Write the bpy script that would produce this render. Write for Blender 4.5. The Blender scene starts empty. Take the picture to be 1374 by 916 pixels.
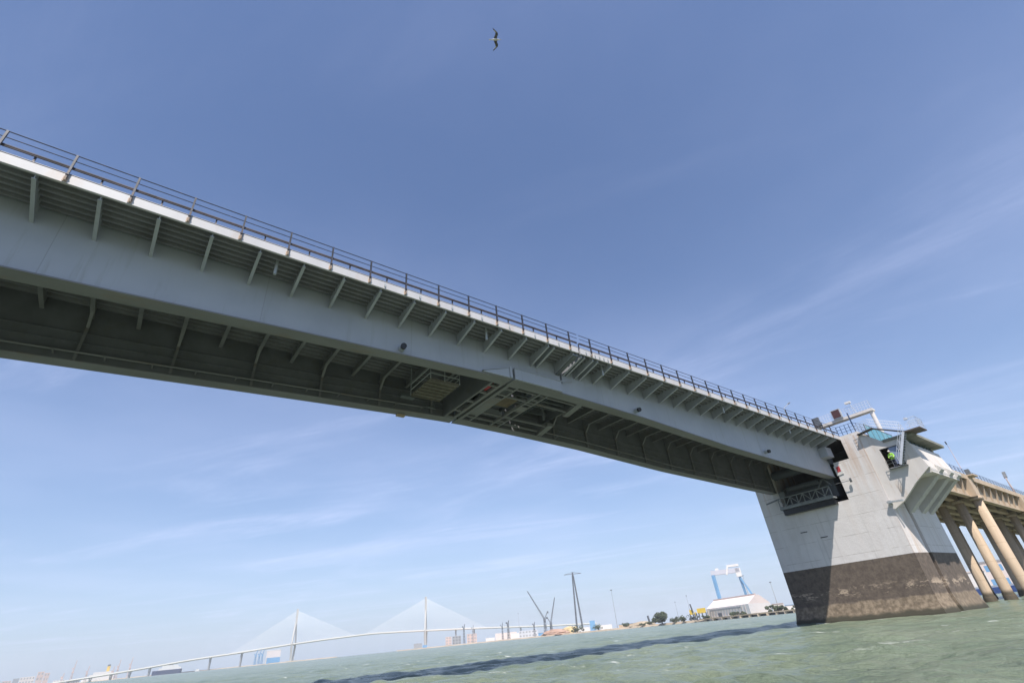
import bpy, bmesh, math, random
import numpy as np
from mathutils import Vector, Matrix
R = math.radians
random.seed(7); rng = np.random.default_rng(5)
S = bpy.context.scene
COL = S.collection

# ------------------------------------------------------------------ camera
# world axes: X runs along the bridge towards the pier, Y across it, Z up; the lens is at the origin, water lies 1.45 m below
M = np.array([[0.80050592, -0.25335427, -0.54314076],
              [-0.59327857, -0.46339054, -0.65824748],
              [-0.08491648, 0.84916478, -0.52125653]])
cam = bpy.data.cameras.new('camera'); co = bpy.data.objects.new('camera', cam); COL.objects.link(co)
cam.sensor_width = 36; cam.lens = 650 / 1374 * 36
cam.clip_start = 0.1; cam.clip_end = 60000
mw = Matrix([list(M[i]) + [0] for i in range(3)] + [[0, 0, 0, 1]])
co.matrix_world = mw
S.camera = co
WATER = -1.45

# ------------------------------------------------------------------ sun and sky
SD = Vector((0.36, 0.50, -1.0)).normalized()
sun = bpy.data.lights.new('sun', 'SUN'); so = bpy.data.objects.new('sun', sun); COL.objects.link(so)
sun.energy = 4.0; sun.angle = R(0.53); sun.color = (1.0, 0.94, 0.86)
so.rotation_euler = SD.to_track_quat('-Z', 'Y').to_euler()
elev = math.asin(-SD.z); rot = math.atan2(-SD.x, -SD.y)
world = bpy.data.worlds.new('World'); S.world = world; world.use_nodes = True
nt = world.node_tree; nt.nodes.clear()
def N(t, typ, **kw):
    n = t.nodes.new(typ)
    for k, v in kw.items():
        if k in n.inputs.keys(): n.inputs[k].default_value = v
        else: setattr(n, k, v)
    return n
def L(t, a, b): t.links.new(a, b)
out = N(nt, 'ShaderNodeOutputWorld'); bg = N(nt, 'ShaderNodeBackground')
bg.inputs['Strength'].default_value = 0.084
sky = N(nt, 'ShaderNodeTexSky', sky_type='NISHITA', sun_disc=False, sun_elevation=elev, sun_rotation=rot, air_density=1.0, dust_density=0.6, ozone_density=2.6, altitude=0)
tc = N(nt, 'ShaderNodeTexCoord'); sep = N(nt, 'ShaderNodeSeparateXYZ'); L(nt, tc.outputs['Generated'], sep.inputs[0])
def mth(t, op, a, b=None, c=None, clamp=False):
    n = t.nodes.new('ShaderNodeMath'); n.operation = op; n.use_clamp = clamp
    for i, v in enumerate((a, b, c)):
        if v is None: continue
        if isinstance(v, (int, float)): n.inputs[i].default_value = v
        else: t.links.new(v, n.inputs[i])
    return n.outputs[0]
zc = mth(nt, 'MAXIMUM', sep.outputs[2], 0.04)
px_ = mth(nt, 'DIVIDE', sep.outputs[0], zc); py_ = mth(nt, 'DIVIDE', sep.outputs[1], zc)
def noise(t, vec, scale, detail=6, rough=.55, dist=0.0):
    n = N(t, 'ShaderNodeTexNoise'); n.inputs['Scale'].default_value = scale; n.inputs['Detail'].default_value = detail
    n.inputs['Roughness'].default_value = rough; n.inputs['Distortion'].default_value = dist
    t.links.new(vec, n.inputs['Vector']); return n.outputs['Fac']
def comb(t, x, y, z=0.0):
    n = t.nodes.new('ShaderNodeCombineXYZ')
    for i, v in enumerate((x, y, z)):
        if isinstance(v, (int, float)): n.inputs[i].default_value = v
        else: t.links.new(v, n.inputs[i])
    return n.outputs[0]
def ramp(t, fac, lo, hi):
    n = t.nodes.new('ShaderNodeMapRange'); n.interpolation_type = 'SMOOTHSTEP'
    n.inputs['From Min'].default_value = lo; n.inputs['From Max'].default_value = hi
    t.links.new(fac, n.inputs['Value']); return n.outputs[0]
wob = noise(nt, comb(nt, px_, py_), 1.3, 4)
# one long cirrus band and soft wisps, all in the cloud layer's own plane
lin = mth(nt, 'SUBTRACT', px_, mth(nt, 'MULTIPLY_ADD', py_, 0.11, 1.83))
lin = mth(nt, 'ADD', lin, mth(nt, 'MULTIPLY_ADD', wob, 0.9, -0.45))
band = mth(nt, 'POWER', 2.718, mth(nt, 'MULTIPLY', mth(nt, 'MULTIPLY', lin, lin), -14.0))
band = mth(nt, 'MULTIPLY', band, ramp(nt, noise(nt, comb(nt, mth(nt, 'MULTIPLY', px_, 2.2), mth(nt, 'MULTIPLY', py_, 0.7)), 2.0, 8, .62), .28, .68))
wisp = ramp(nt, noise(nt, comb(nt, mth(nt, 'MULTIPLY_ADD', py_, 0.5, mth(nt, 'MULTIPLY', px_, .9)), mth(nt, 'MULTIPLY', py_, .35), 3.1), 1.1, 9, .6, .6), .50, .78)
veil = ramp(nt, noise(nt, comb(nt, px_, py_, 9.0), 0.55, 5, .5), .35, .75)
high = ramp(nt, sep.outputs[2], .35, .62)
fib = ramp(nt, noise(nt, comb(nt, mth(nt, 'MULTIPLY_ADD', py_, .9, mth(nt, 'MULTIPLY', px_, 3.2)), mth(nt, 'MULTIPLY', py_, .5), 1.7), 3.0, 12, .72), .30, .72)
wisp = mth(nt, 'MULTIPLY', wisp, mth(nt, 'MULTIPLY_ADD', high, -.8, 1.0)); wisp = mth(nt, 'MULTIPLY', wisp, mth(nt, 'MULTIPLY_ADD', fib, .7, .5))
band = mth(nt, 'MULTIPLY', band, mth(nt, 'MULTIPLY_ADD', fib, .7, .5))
cl = mth(nt, 'ADD', mth(nt, 'MULTIPLY', band, .115), mth(nt, 'MULTIPLY', wisp, .32))
cl = mth(nt, 'ADD', cl, mth(nt, 'MULTIPLY', veil, .11), None, True)
mix = N(nt, 'ShaderNodeMix', data_type='RGBA'); L(nt, cl, mix.inputs['Factor'])
low = N(nt, 'ShaderNodeMix', data_type='RGBA'); L(nt, mth(nt, 'MULTIPLY', mth(nt, 'POWER', 2.718, mth(nt, 'MULTIPLY', mth(nt, 'MAXIMUM', sep.outputs[2], 0.0), -4.6)), .80), low.inputs['Factor'])
L(nt, sky.outputs[0], low.inputs['A']); low.inputs['B'].default_value = (3.35,4.1,4.95,1); L(nt, low.outputs['Result'], mix.inputs['A'])
mix.inputs['B'].default_value = (6.6, 6.9, 8.2, 1)
tint = N(nt, 'ShaderNodeMix', data_type='RGBA', blend_type='MULTIPLY'); tint.inputs['Factor'].default_value = 1; tint.inputs['B'].default_value = (.965,.985,1.11,1)
L(nt, mix.outputs['Result'], tint.inputs['A']); L(nt, tint.outputs['Result'], bg.inputs['Color']); L(nt, bg.outputs[0], out.inputs[0])
S.view_settings.view_transform = 'Standard'; S.view_settings.look = 'None'; S.view_settings.gamma = 1
S.view_settings.use_curve_mapping = False; S.view_settings.exposure = 0.85

# ------------------------------------------------------------------ helpers
class MB:
    def __init__(s): s.v = []; s.f = []
    def add(s, vs, fs):
        o = len(s.v); s.v += [tuple(float(c) for c in p) for p in vs]; s.f += [[i + o for i in f] for f in fs]; return s
    def box(s, x0, x1, y0, y1, z0, z1):
        return s.add([(x0,y0,z0),(x1,y0,z0),(x1,y1,z0),(x0,y1,z0),(x0,y0,z1),(x1,y0,z1),(x1,y1,z1),(x0,y1,z1)],
                     [(0,3,2,1),(4,5,6,7),(0,1,5,4),(1,2,6,5),(2,3,7,6),(3,0,4,7)])
    def bar(s, p, q, w, h=None, up=(0,0,1)):
        h = h or w; p = Vector(p); q = Vector(q); d = (q - p).normalized(); u = Vector(up)
        if abs(d.dot(u)) > .98: u = Vector((1,0,0))
        a = d.cross(u).normalized() * w / 2; b = a.cross(d).normalized() * h / 2
        vs = [p-a-b, p+a-b, p+a+b, p-a+b, q-a-b, q+a-b, q+a+b, q-a+b]
        return s.add(vs, [(0,3,2,1),(4,5,6,7),(0,1,5,4),(1,2,6,5),(2,3,7,6),(3,0,4,7)])
    def tube(s, p, q, r, n=8, r2=None):
        p = Vector(p); q = Vector(q); d = (q - p).normalized(); u = Vector((0,0,1)) if abs(d.z) < .95 else Vector((1,0,0))
        a = d.cross(u).normalized(); b = a.cross(d); r2 = r if r2 is None else r2; vs = []
        for c, rr in ((p, r), (q, r2)):
            vs += [c + (a*math.cos(2*math.pi*i/n) + b*math.sin(2*math.pi*i/n))*rr for i in range(n)]
        fs = [(i, (i+1) % n, n+(i+1) % n, n+i) for i in range(n)] + [tuple(range(n))[::-1], tuple(range(n, 2*n))]
        return s.add(vs, fs)
    def prism(s, poly, z0, z1):           # plan polygon (x,y) raised from z0 to z1
        n = len(poly); vs = [(x, y, z0) for x, y in poly] + [(x, y, z1) for x, y in poly]
        return s.add(vs, [(i, (i+1) % n, n+(i+1) % n, n+i) for i in range(n)] + [tuple(range(n))[::-1], tuple(range(n, 2*n))])
    def ext(s, pts, off):                 # any planar polygon extruded by a vector
        n = len(pts); o = Vector(off); vs = [Vector(p) for p in pts] + [Vector(p) + o for p in pts]
        return s.add(vs, [(i, (i+1) % n, n+(i+1) % n, n+i) for i in range(n)] + [tuple(range(n))[::-1], tuple(range(n, 2*n))])
    def lath(s, c, prof, n=16, closed=True):  # profile [(r,z)] round a vertical axis at c
        vs = []; fs = []
        for r, z in prof: vs += [(c[0]+r*math.cos(2*math.pi*i/n), c[1]+r*math.sin(2*math.pi*i/n), c[2]+z) for i in range(n)]
        for k in range(len(prof)-1): fs += [(k*n+i, k*n+(i+1) % n, (k+1)*n+(i+1) % n, (k+1)*n+i) for i in range(n)]
        fs += [tuple(range(n))[::-1], tuple(range((len(prof)-1)*n, len(prof)*n))]
        return s.add(vs, fs)
    def mesh(s, name, org=(0,0,0)):
        me = bpy.data.meshes.new(name); o = Vector(org)
        me.from_pydata([tuple(Vector(p) - o) for p in s.v], [], s.f)
        bm = bmesh.new(); bm.from_mesh(me); bmesh.ops.recalc_face_normals(bm, faces=bm.faces); bm.to_mesh(me); bm.free()
        return me
    def build(s, name, mat, parent=None, org=None, smooth=False, bevel=0):
        o0 = Vector(org) if org is not None else Vector((0,0,0))
        po = worldloc(parent) if parent else Vector((0,0,0))
        me = s.mesh(name, o0 if org is not None else po)
        me.materials.append(mat)
        ob = bpy.data.objects.new(name, me); COL.objects.link(ob)
        ob.parent = parent; ob.location = (o0 - po) if org is not None else (0,0,0)
        if smooth:
            for p in me.polygons: p.use_smooth = True
        if bevel:
            m = ob.modifiers.new('bevel', 'BEVEL'); m.width = bevel; m.segments = 2; m.limit_method = 'ANGLE'
        return ob
def worldloc(o):
    v = Vector((0,0,0))
    while o is not None: v += o.location; o = o.parent
    return v
def tag(o, label=None, cat=None, group=None, kind=None):
    if label: o['label'] = label
    if cat: o['category'] = cat
    if group: o['group'] = group
    if kind: o['kind'] = kind
    return o
def thing(name, loc, label, cat, group=None):
    o = bpy.data.objects.new(name, None); COL.objects.link(o); o.location = loc; o.empty_display_size = .3
    return tag(o, label, cat, group)
def kids(o): return [c for c in list(bpy.data.objects) if c.parent == o]
def copy_tree(o, parent=None):
    c = o.copy(); COL.objects.link(c); c.parent = parent
    for ch in kids(o): copy_tree(ch, c)
    return c
def inst(name, me, parent, loc):          # one repeated part: own object, shared mesh
    ob = bpy.data.objects.new(name, me); COL.objects.link(ob); ob.parent = parent; ob.location = Vector(loc) - worldloc(parent); return ob
def lighten(c, k): return tuple(min(1, x*k) for x in c)

# ------------------------------------------------------------------ materials
def mat(name, col, rough=.6, metal=0, var=.15, scale=1.0, bump=0, bscale=8, stain=None, stain_amt=.0, stretch=(1,1,1), spec=.5):
    m = bpy.data.materials.new(name); m.use_nodes = True; t = m.node_tree; b = t.nodes['Principled BSDF']
    b.inputs['Roughness'].default_value = rough; b.inputs['Metallic'].default_value = metal; b.inputs['Specular IOR Level'].default_value = spec
    tcn = N(t, 'ShaderNodeTexCoord'); mp = N(t, 'ShaderNodeMapping'); L(t, tcn.outputs['Object'], mp.inputs[0]); mp.inputs['Scale'].default_value = stretch
    n1 = noise(t, mp.outputs[0], scale, 8, .6)
    mx = N(t, 'ShaderNodeMix', data_type='RGBA'); L(t, ramp(t, n1, .3, .7), mx.inputs['Factor'])
    mx.inputs['A'].default_value = (*lighten(col, 1-var), 1); mx.inputs['B'].default_value = (*lighten(col, 1+var), 1)
    res = mx.outputs['Result']
    if stain:
        n2 = noise(t, mp.outputs[0], scale*2.3, 10, .65)
        m2 = N(t, 'ShaderNodeMix', data_type='RGBA'); L(t, mth(t, 'MULTIPLY', ramp(t, n2, .52, .72), stain_amt), m2.inputs['Factor'])
        L(t, res, m2.inputs['A']); m2.inputs['B'].default_value = (*stain, 1); res = m2.outputs['Result']
    L(t, res, b.inputs['Base Color'])
    if bump:
        bn = N(t, 'ShaderNodeBump'); bn.inputs['Strength'].default_value = bump; bn.inputs['Distance'].default_value = .02
        L(t, noise(t, tcn.outputs['Object'], bscale, 6, .6), bn.inputs['Height']); L(t, bn.outputs[0], b.inputs['Normal'])
    return m
def worn_steel():
    m = bpy.data.materials.new('painted steel'); m.use_nodes = True; t = m.node_tree; b = t.nodes['Principled BSDF']; b.inputs['Roughness'].default_value = .5
    g = N(t, 'ShaderNodeNewGeometry'); pos = g.outputs['Position']; sp = N(t, 'ShaderNodeSeparateXYZ'); L(t, pos, sp.inputs[0]); x = sp.outputs[0]; z = sp.outputs[2]
    def mixc(f, a, c):
        mx = N(t, 'ShaderNodeMix', data_type='RGBA'); L(t, f, mx.inputs['Factor'])
        for k, v in (('A', a), ('B', c)):
            if isinstance(v, tuple): mx.inputs[k].default_value = (*v, 1)
            else: L(t, v, mx.inputs[k])
        return mx.outputs['Result']
    col = mixc(ramp(t, noise(t, pos, .3, 7, .6), .3, .7), (.345,.360,.400), (.40,.415,.450))
    pan = mth(t, 'FRACT', mth(t, 'MULTIPLY', mth(t, 'ADD', x, 101.3), 1/8.0))           # shop plates 8 m long, each painted a touch differently
    wn = N(t, 'ShaderNodeTexWhiteNoise', noise_dimensions='1D'); L(t, mth(t, 'FLOOR', mth(t, 'MULTIPLY', mth(t, 'ADD', x, 101.3), 1/8.0)), wn.inputs['W'])
    col = mixc(mth(t, 'MULTIPLY', wn.outputs['Value'], .12), col, (.30,.31,.30))
    col = mixc(mth(t, 'MULTIPLY', mth(t, 'LESS_THAN', pan, .004), .35), col, (.17,.17,.16))
    mp = N(t, 'ShaderNodeMapping'); L(t, pos, mp.inputs[0]); mp.inputs['Scale'].default_value = (3.0,3.0,.22)
    col = mixc(mth(t, 'MULTIPLY', ramp(t, noise(t, mp.outputs[0], 1.0, 9, .65), .54, .74), .35), col, (.22,.215,.18))
    mpr = N(t, 'ShaderNodeMapping'); L(t, pos, mpr.inputs[0]); mpr.inputs['Scale'].default_value = (1.1,1.1,.35)
    col = mixc(mth(t, 'MULTIPLY', ramp(t, noise(t, mpr.outputs[0], 1.6, 10, .7), .66, .72), .55), col, (.25,.14,.07))
    L(t, col, b.inputs['Base Color'])
    bn = N(t, 'ShaderNodeBump'); bn.inputs['Strength'].default_value = .25; bn.inputs['Distance'].default_value = .05
    L(t, noise(t, pos, .7, 4, .5), bn.inputs['Height']); L(t, bn.outputs[0], b.inputs['Normal'])
    return m
steel = worn_steel()
steel_in = mat('shaded inner steel', (.155,.158,.172), .6, 0, .14, .6, .15, 3, (.14,.13,.11), .5)  # girder paint in a darker tone, with the interior's shade painted in
flange_m = mat('flange paint', (.205,.203,.210), .6, 0, .12, .5, .1, 4, (.22,.13,.06), .35, (.4,1,1))
fascia_m = mat('white edge paint', (.48,.47,.48), .5, 0, .07, .6, 0, 3, (.45,.30,.20), .25, (1,1,.3))
rail_m = mat('dark rail paint', (.035,.038,.05), .5, .2, .3, 3, 0, 3, (.25,.16,.14), .5)
rust_m = mat('rusty bracket', (.42,.31,.24), .8, 0, .3, 6, 0, 3, (.55,.53,.5), .7)
galv = mat('galvanised steel', (.42,.44,.45), .45, .3, .12, 2)
galv_dk = mat('weathered grey steel', (.14,.15,.16), .6, .2, .2, 2)
black_m = mat('black housing', (.012,.012,.014), .4, 0, .2, 2)
asphalt = mat('asphalt', (.05,.05,.052), .9, 0, .2, 2, .4, 30)
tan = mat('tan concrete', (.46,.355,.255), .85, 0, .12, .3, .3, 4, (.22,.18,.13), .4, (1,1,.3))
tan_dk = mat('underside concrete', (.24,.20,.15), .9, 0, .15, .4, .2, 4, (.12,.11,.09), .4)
conc_w = mat('pale painted concrete', (.60,.56,.53), .8, 0, .08, .45, .3, 4, (.44,.32,.22), .6, (1.3,1.3,.3))
glass_b = mat('blue glass', (.10,.17,.24), .12, 0, .1, 1)
mesh_m = mat('pale mesh metal', (.55,.57,.62), .5, .2, .1, 2)
white_m = mat('white paint', (.62,.61,.60), .6, 0, .04, .3)
red_m = mat('red paint', (.45,.05,.06), .6, 0, .15, 3)
warm_white = mat('warm white cladding', (.62,.55,.52), .7, 0, .04, .05)
blue_m = mat('blue crane paint', (.14,.31,.52), .5, 0, .08, .05)
yellow_m = mat('yellow paint', (.75,.50,.06), .6, 0, .08, .1)
darkgrey = mat('dark grey steel', (.10,.11,.13), .7, 0, .15, .1)
midgrey = mat('grey steel far', (.28,.29,.31), .7, 0, .1, .1)
pinkish = mat('pink render', (.52,.40,.36), .8, 0, .08, .05)
sand = mat('sandy bank', (.36,.29,.21), .95, 0, .2, .02, .3, .5, (.14,.15,.08), .7)
brick = mat('terracotta', (.36,.23,.17), .9, 0, .15, .05)
leaf_m = mat('dark foliage', (.05,.065,.03), .9, 0, .5, .6)
bark_m = mat('bark', (.10,.08,.06), .9, 0, .3, 2)
hivis = mat('hi-vis fabric', (.30,.60,.07), .8, 0, .05, 5)
cloth_dk = mat('navy trousers', (.02,.025,.05), .9, 0, .2, 5)
skin_m = mat('skin', (.45,.28,.20), .6, 0, .05, 5)
feather_w = mat('white feathers', (.62,.58,.54), .8, 0, .08, 8)
feather_g = mat('grey brown feathers', (.11,.10,.09), .8, 0, .25, 12)

def pier_material():
    m = bpy.data.materials.new('pier concrete'); m.use_nodes = True; t = m.node_tree; b = t.nodes['Principled BSDF']
    b.inputs['Roughness'].default_value = .85
    g = N(t, 'ShaderNodeNewGeometry'); sp = N(t, 'ShaderNodeSeparateXYZ'); L(t, g.outputs['Position'], sp.inputs[0])
    pos = g.outputs['Position']; z = sp.outputs[2]
    def mixc(f, a, bcol):
        mx = N(t, 'ShaderNodeMix', data_type='RGBA'); L(t, f, mx.inputs['Factor'])
        for k, v in (('A', a), ('B', bcol)):
            if isinstance(v, tuple): mx.inputs[k].default_value = (*v, 1)
            else: L(t, v, mx.inputs[k])
        return mx.outputs['Result']
    big = noise(t, pos, .35, 7, .6); fine = noise(t, pos, 2.5, 9, .65)
    white = mixc(ramp(t, big, .3, .7), (.60,.57,.56), (.66,.63,.62))
    # formwork joints every 0.9 m
    j = mth(t, 'FRACT', mth(t, 'MULTIPLY', mth(t, 'ADD', z, 20.0), 1/1.9))
    jl = mth(t, 'MULTIPLY', mth(t, 'LESS_THAN', j, .028), ramp(t, noise(t, pos, .8, 5), .36, .56))
    white = mixc(mth(t, 'MULTIPLY', jl, .6), white, (.30,.27,.24))
    # rust and dirt runs, long in z, stronger near the top
    mp = N(t, 'ShaderNodeMapping'); L(t, pos, mp.inputs[0]); mp.inputs['Scale'].default_value = (1.0, 1.0, .06)
    runs = ramp(t, noise(t, mp.outputs[0], 1.0, 8, .65), .47, .66)
    hi = ramp(t, z, 6.0, 17.0)
    white = mixc(mth(t, 'MULTIPLY', runs, mth(t, 'MULTIPLY_ADD', mth(t, 'MULTIPLY', hi, hi), .75, .06)), white, (.46,.30,.19))
    mp2 = N(t, 'ShaderNodeMapping'); L(t, pos, mp2.inputs[0]); mp2.inputs['Scale'].default_value = (2.2, 2.2, .10)
    runs2 = ramp(t, noise(t, mp2.outputs[0], 1.0, 8, .6), .54, .68)
    white = mixc(mth(t, 'MULTIPLY', runs2, .20), white, (.25,.23,.20))
    cy = mth(t, 'SUBTRACT', sp.outputs[1], 17.95); cy = mth(t, 'POWER', 2.718, mth(t, 'MULTIPLY', mth(t, 'MULTIPLY', cy, cy), -9.0))
    white = mixc(mth(t, 'MULTIPLY', mth(t, 'MULTIPLY', cy, ramp(t, noise(t, mp.outputs[0], 2.0, 6), .35, .6)), .5), white, (.47,.33,.22))
    mp3 = N(t, 'ShaderNodeMapping'); L(t, pos, mp3.inputs[0]); mp3.inputs['Scale'].default_value = (.5, .5, .25)
    blot = ramp(t, noise(t, mp3.outputs[0], 1.0, 10, .7), .50, .70)
    white = mixc(mth(t, 'MULTIPLY', blot, .22), white, (.38,.34,.31))
    # dark painted band with patches knocked off
    dark = mixc(ramp(t, fine, .3, .7), (.088,.068,.056), (.150,.118,.094))
    row = mth(t, 'MULTIPLY', mth(t, 'SUBTRACT', z, 1.25), 2.4); row = mth(t, 'POWER', 2.718, mth(t, 'MULTIPLY', mth(t, 'MULTIPLY', row, row), -1.0))
    mpc = N(t, 'ShaderNodeMapping'); L(t, pos, mpc.inputs[0]); mpc.inputs['Scale'].default_value = (.55, .55, 1.7)
    chip = mth(t, 'MULTIPLY', row, ramp(t, noise(t, mpc.outputs[0], 1.3, 10, .75), .525, .575))
    dark = mixc(mth(t, 'MULTIPLY', chip, .85), dark, (.46,.36,.27))
    chip2 = ramp(t, noise(t, pos, 2.3, 9, .75), .68, .72)
    dark = mixc(mth(t, 'MULTIPLY', chip2, .5), dark, (.36,.29,.24))
    tide = mixc(ramp(t, fine, .35, .65), (.13,.10,.07), (.27,.21,.15))
    zz = mth(t, 'ADD', z, mth(t, 'MULTIPLY_ADD', noise(t, pos, .9, 6), .7, -.35))
    low = mixc(ramp(t, zz, .15, .35), tide, dark)
    wet = mixc(ramp(t, zz, -1.15, -.75), (.05,.045,.03), low)
    zb = mth(t, 'ADD', z, mth(t, 'MULTIPLY_ADD', noise(t, pos, 3.0, 4), .05, -.025))
    col = mixc(mth(t, 'GREATER_THAN', zb, 4.0), wet, white)
    L(t, col, b.inputs['Base Color'])
    bn = N(t, 'ShaderNodeBump'); bn.inputs['Strength'].default_value = .5; bn.inputs['Distance'].default_value = .05
    L(t, noise(t, pos, 2.2, 10, .7), bn.inputs['Height']); L(t, bn.outputs[0], b.inputs['Normal'])
    return m
pier_m = pier_material()

# ------------------------------------------------------------------ water
def water():
    az = np.concatenate([np.linspace(-200, -24, 90, endpoint=False), np.linspace(-24, 76, 1000, endpoint=False), np.linspace(76, 160, 60, endpoint=False)])
    r = [0.4]
    while r[-1] < 12: r.append(r[-1]*1.02)
    while r[-1] < 160: r.append(r[-1]*1.009)
    while r[-1] < 7000: r.append(min(r[-1]*1.05, 7000.5))
    r = np.array(r); A, Rr = np.meshgrid(np.radians(az), r)
    x = Rr*np.sin(A); y = Rr*np.cos(A)
    dr = np.gradient(r)[:, None]; cell = np.maximum(dr, 0)*np.ones_like(x)
    z = np.zeros_like(x)
    wd = math.radians(35)
    for i in range(70):
        lam = .35*(14/.35)**(rng.random()); th = wd + rng.normal()*.7; k = 2*math.pi/lam
        a = .0085*lam**.62 * (1 if lam < 5 else .55)
        ph = rng.random()*6.28
        fade = np.clip((lam/cell - 2.2)/2.5, 0, 1)
        arg = k*(x*math.cos(th)+y*math.sin(th)) + ph
        z += a*fade*(np.sin(arg) + .22*np.cos(2*arg))
    z += WATER
    nr, na = x.shape
    verts = np.stack([x, y, z], -1).reshape(-1, 3)
    i = np.arange(nr-1)[:, None]*na; j = np.arange(na)[None, :]; j2 = (j+1) % na
    f = np.stack([i+j, i+j2, i+na+j2, i+na+j], -1).reshape(-1, 4)
    me = bpy.data.meshes.new('water')
    me.vertices.add(len(verts)+1); me.vertices.foreach_set('co', np.vstack([verts, [[0,0,WATER]]]).ravel())
    c = np.arange(na); tri = np.stack([np.full(na, len(verts)), (c+1) % na, c], -1)
    me.loops.add(f.size + tri.size); me.loops.foreach_set('vertex_index', np.concatenate([f[:, ::-1].ravel(), tri[:, ::-1].ravel()]))
    me.polygons.add(len(f)+len(tri)); me.polygons.foreach_set('loop_start', np.concatenate([np.arange(len(f))*4, f.size + np.arange(len(tri))*3]))
    me.polygons.foreach_set('use_smooth', np.ones(len(f)+len(tri), bool))
    me.update(calc_edges=True); me.validate()
    bmx = bmesh.new(); bmx.from_mesh(me); bmx.normal_update()
    if sum(fc.normal.z for fc in list(bmx.faces)[:50]) < 0: bmesh.ops.reverse_faces(bmx, faces=bmx.faces); bmx.to_mesh(me)
    bmx.free()
    m = bpy.data.materials.new('turbid sea water'); m.use_nodes = True; t = m.node_tree; b = t.nodes['Principled BSDF']
    b.inputs['Roughness'].default_value = .21; b.inputs['IOR'].default_value = 1.33; b.inputs['Specular IOR Level'].default_value = .26
    tcn = N(t, 'ShaderNodeTexCoord'); pos = tcn.outputs['Object']
    mx = N(t, 'ShaderNodeMix', data_type='RGBA'); L(t, ramp(t, noise(t, pos, .11, 8, .65), .38, .62), mx.inputs['Factor'])
    mx.inputs['A'].default_value = (.130,.166,.118,1); mx.inputs['B'].default_value = (.172,.206,.145,1)
    mp = N(t, 'ShaderNodeMapping'); L(t, pos, mp.inputs[0]); mp.inputs['Rotation'].default_value = (0,0,R(-30)); mp.inputs['Scale'].default_value = (1.6,.5,1)
    foam = mth(t, 'MULTIPLY', ramp(t, noise(t, mp.outputs[0], .6, 10, .72), .60, .66), ramp(t, noise(t, pos, .09, 3), .46, .6))
    sp = N(t, 'ShaderNodeSeparateXYZ'); L(t, pos, sp.inputs[0])
    dx = mth(t, 'MAXIMUM', mth(t, 'SUBTRACT', mth(t, 'ABSOLUTE', mth(t, 'SUBTRACT', sp.outputs[0], 70.5)), 5.8), 0); dy = mth(t, 'MAXIMUM', mth(t, 'SUBTRACT', mth(t, 'ABSOLUTE', mth(t, 'SUBTRACT', sp.outputs[1], 25.0)), 7.6), 0)
    dd = mth(t, 'ADD', dx, dy); ring = ramp(t, mth(t, 'SUBTRACT', mth(t, 'MULTIPLY', noise(t, pos, .9, 8, .7), 4.2), dd), 1.55, 1.9)
    foam = mth(t, 'MAXIMUM', foam, mth(t, 'MULTIPLY', ring, .7))
    m2 = N(t, 'ShaderNodeMix', data_type='RGBA'); L(t, foam, m2.inputs['Factor']); L(t, mx.outputs['Result'], m2.inputs['A']); m2.inputs['B'].default_value = (.6,.62,.58,1)
    L(t, m2.outputs['Result'], b.inputs['Base Color'])
    bn = N(t, 'ShaderNodeBump'); bn.inputs['Strength'].default_value = 1.0; bn.inputs['Distance'].default_value = .55
    mp2 = N(t, 'ShaderNodeMapping'); L(t, pos, mp2.inputs[0]); mp2.inputs['Rotation'].default_value = (0,0,R(-35)); mp2.inputs['Scale'].default_value = (1.0,.55,1)
    L(t, noise(t, mp2.outputs[0], 1.5, 9, .62), bn.inputs['Height']); L(t, bn.outputs[0], b.inputs['Normal'])
    me.materials.append(m)
    o = bpy.data.objects.new('water', me); COL.objects.link(o); tag(o, kind='structure')
water()

# ------------------------------------------------------------------ drawbridge leaves
UX = [-40,-31,-6.3,-1,2.6,9.3,16.4,19,24,31,43.3,58.3,65,70]; ZX = [12.2,12.5,13.55,13.78,13.95,14.22,14.47,14.50,14.42,14.18,13.45,12.98,12.82,12.8]
def zb(u): return float(np.interp(u, UX, ZX))
NV0, NV1, FV0, FV1 = 22.22, 22.88, 29.42, 30.08      # the two box girders
DECK = 16.90
def girder_mb(u0, u1, v0, v1, ztop=None, zlow=None):
    us = [u0] + [u for u in np.arange(math.ceil(u0), u1, 2.0)] + [u1]; us = sorted(set(round(float(u), 3) for u in us)); m = MB()
    vs = []; fs = []
    for u in us:
        lo = (zlow if zlow else zb(u)) + .05; hi = ztop or DECK
        vs += [(u,v0,lo),(u,v1,lo),(u,v1,hi),(u,v0,hi)]
    n = len(us)
    for i in range(n-1):
        for k in range(4): fs.append((i*4+k, i*4+(k+1) % 4, (i+1)*4+(k+1) % 4, (i+1)*4+k))
    fs += [(0,1,2,3), (4*n-4, 4*n-3, 4*n-2, 4*n-1)]
    return m.add(vs, fs)
def flange_mb(u0, u1, v0, v1):
    us = sorted(set([u0] + list(np.arange(math.ceil(u0), u1, 2.0)) + [u1])); m = MB(); vs = []; fs = []
    for u in us:
        z = zb(u); vs += [(u,v0,z-.02),(u,v1,z-.02),(u,v1,z+.045),(u,v0,z+.045)]
    n = len(us)
    for i in range(n-1):
        for k in range(4): fs.append((i*4+k, i*4+(k+1) % 4, (i+1)*4+(k+1) % 4, (i+1)*4+k))
    fs += [(0,1,2,3), (4*n-4, 4*n-3, 4*n-2, 4*n-1)]
    return m.add(vs, fs)
def shaded_inner(me, inner):                     # gives inner web faces the darker paint, their shade put into the colour
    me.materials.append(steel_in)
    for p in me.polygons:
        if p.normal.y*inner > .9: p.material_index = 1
def skew(v): return 0.0

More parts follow.
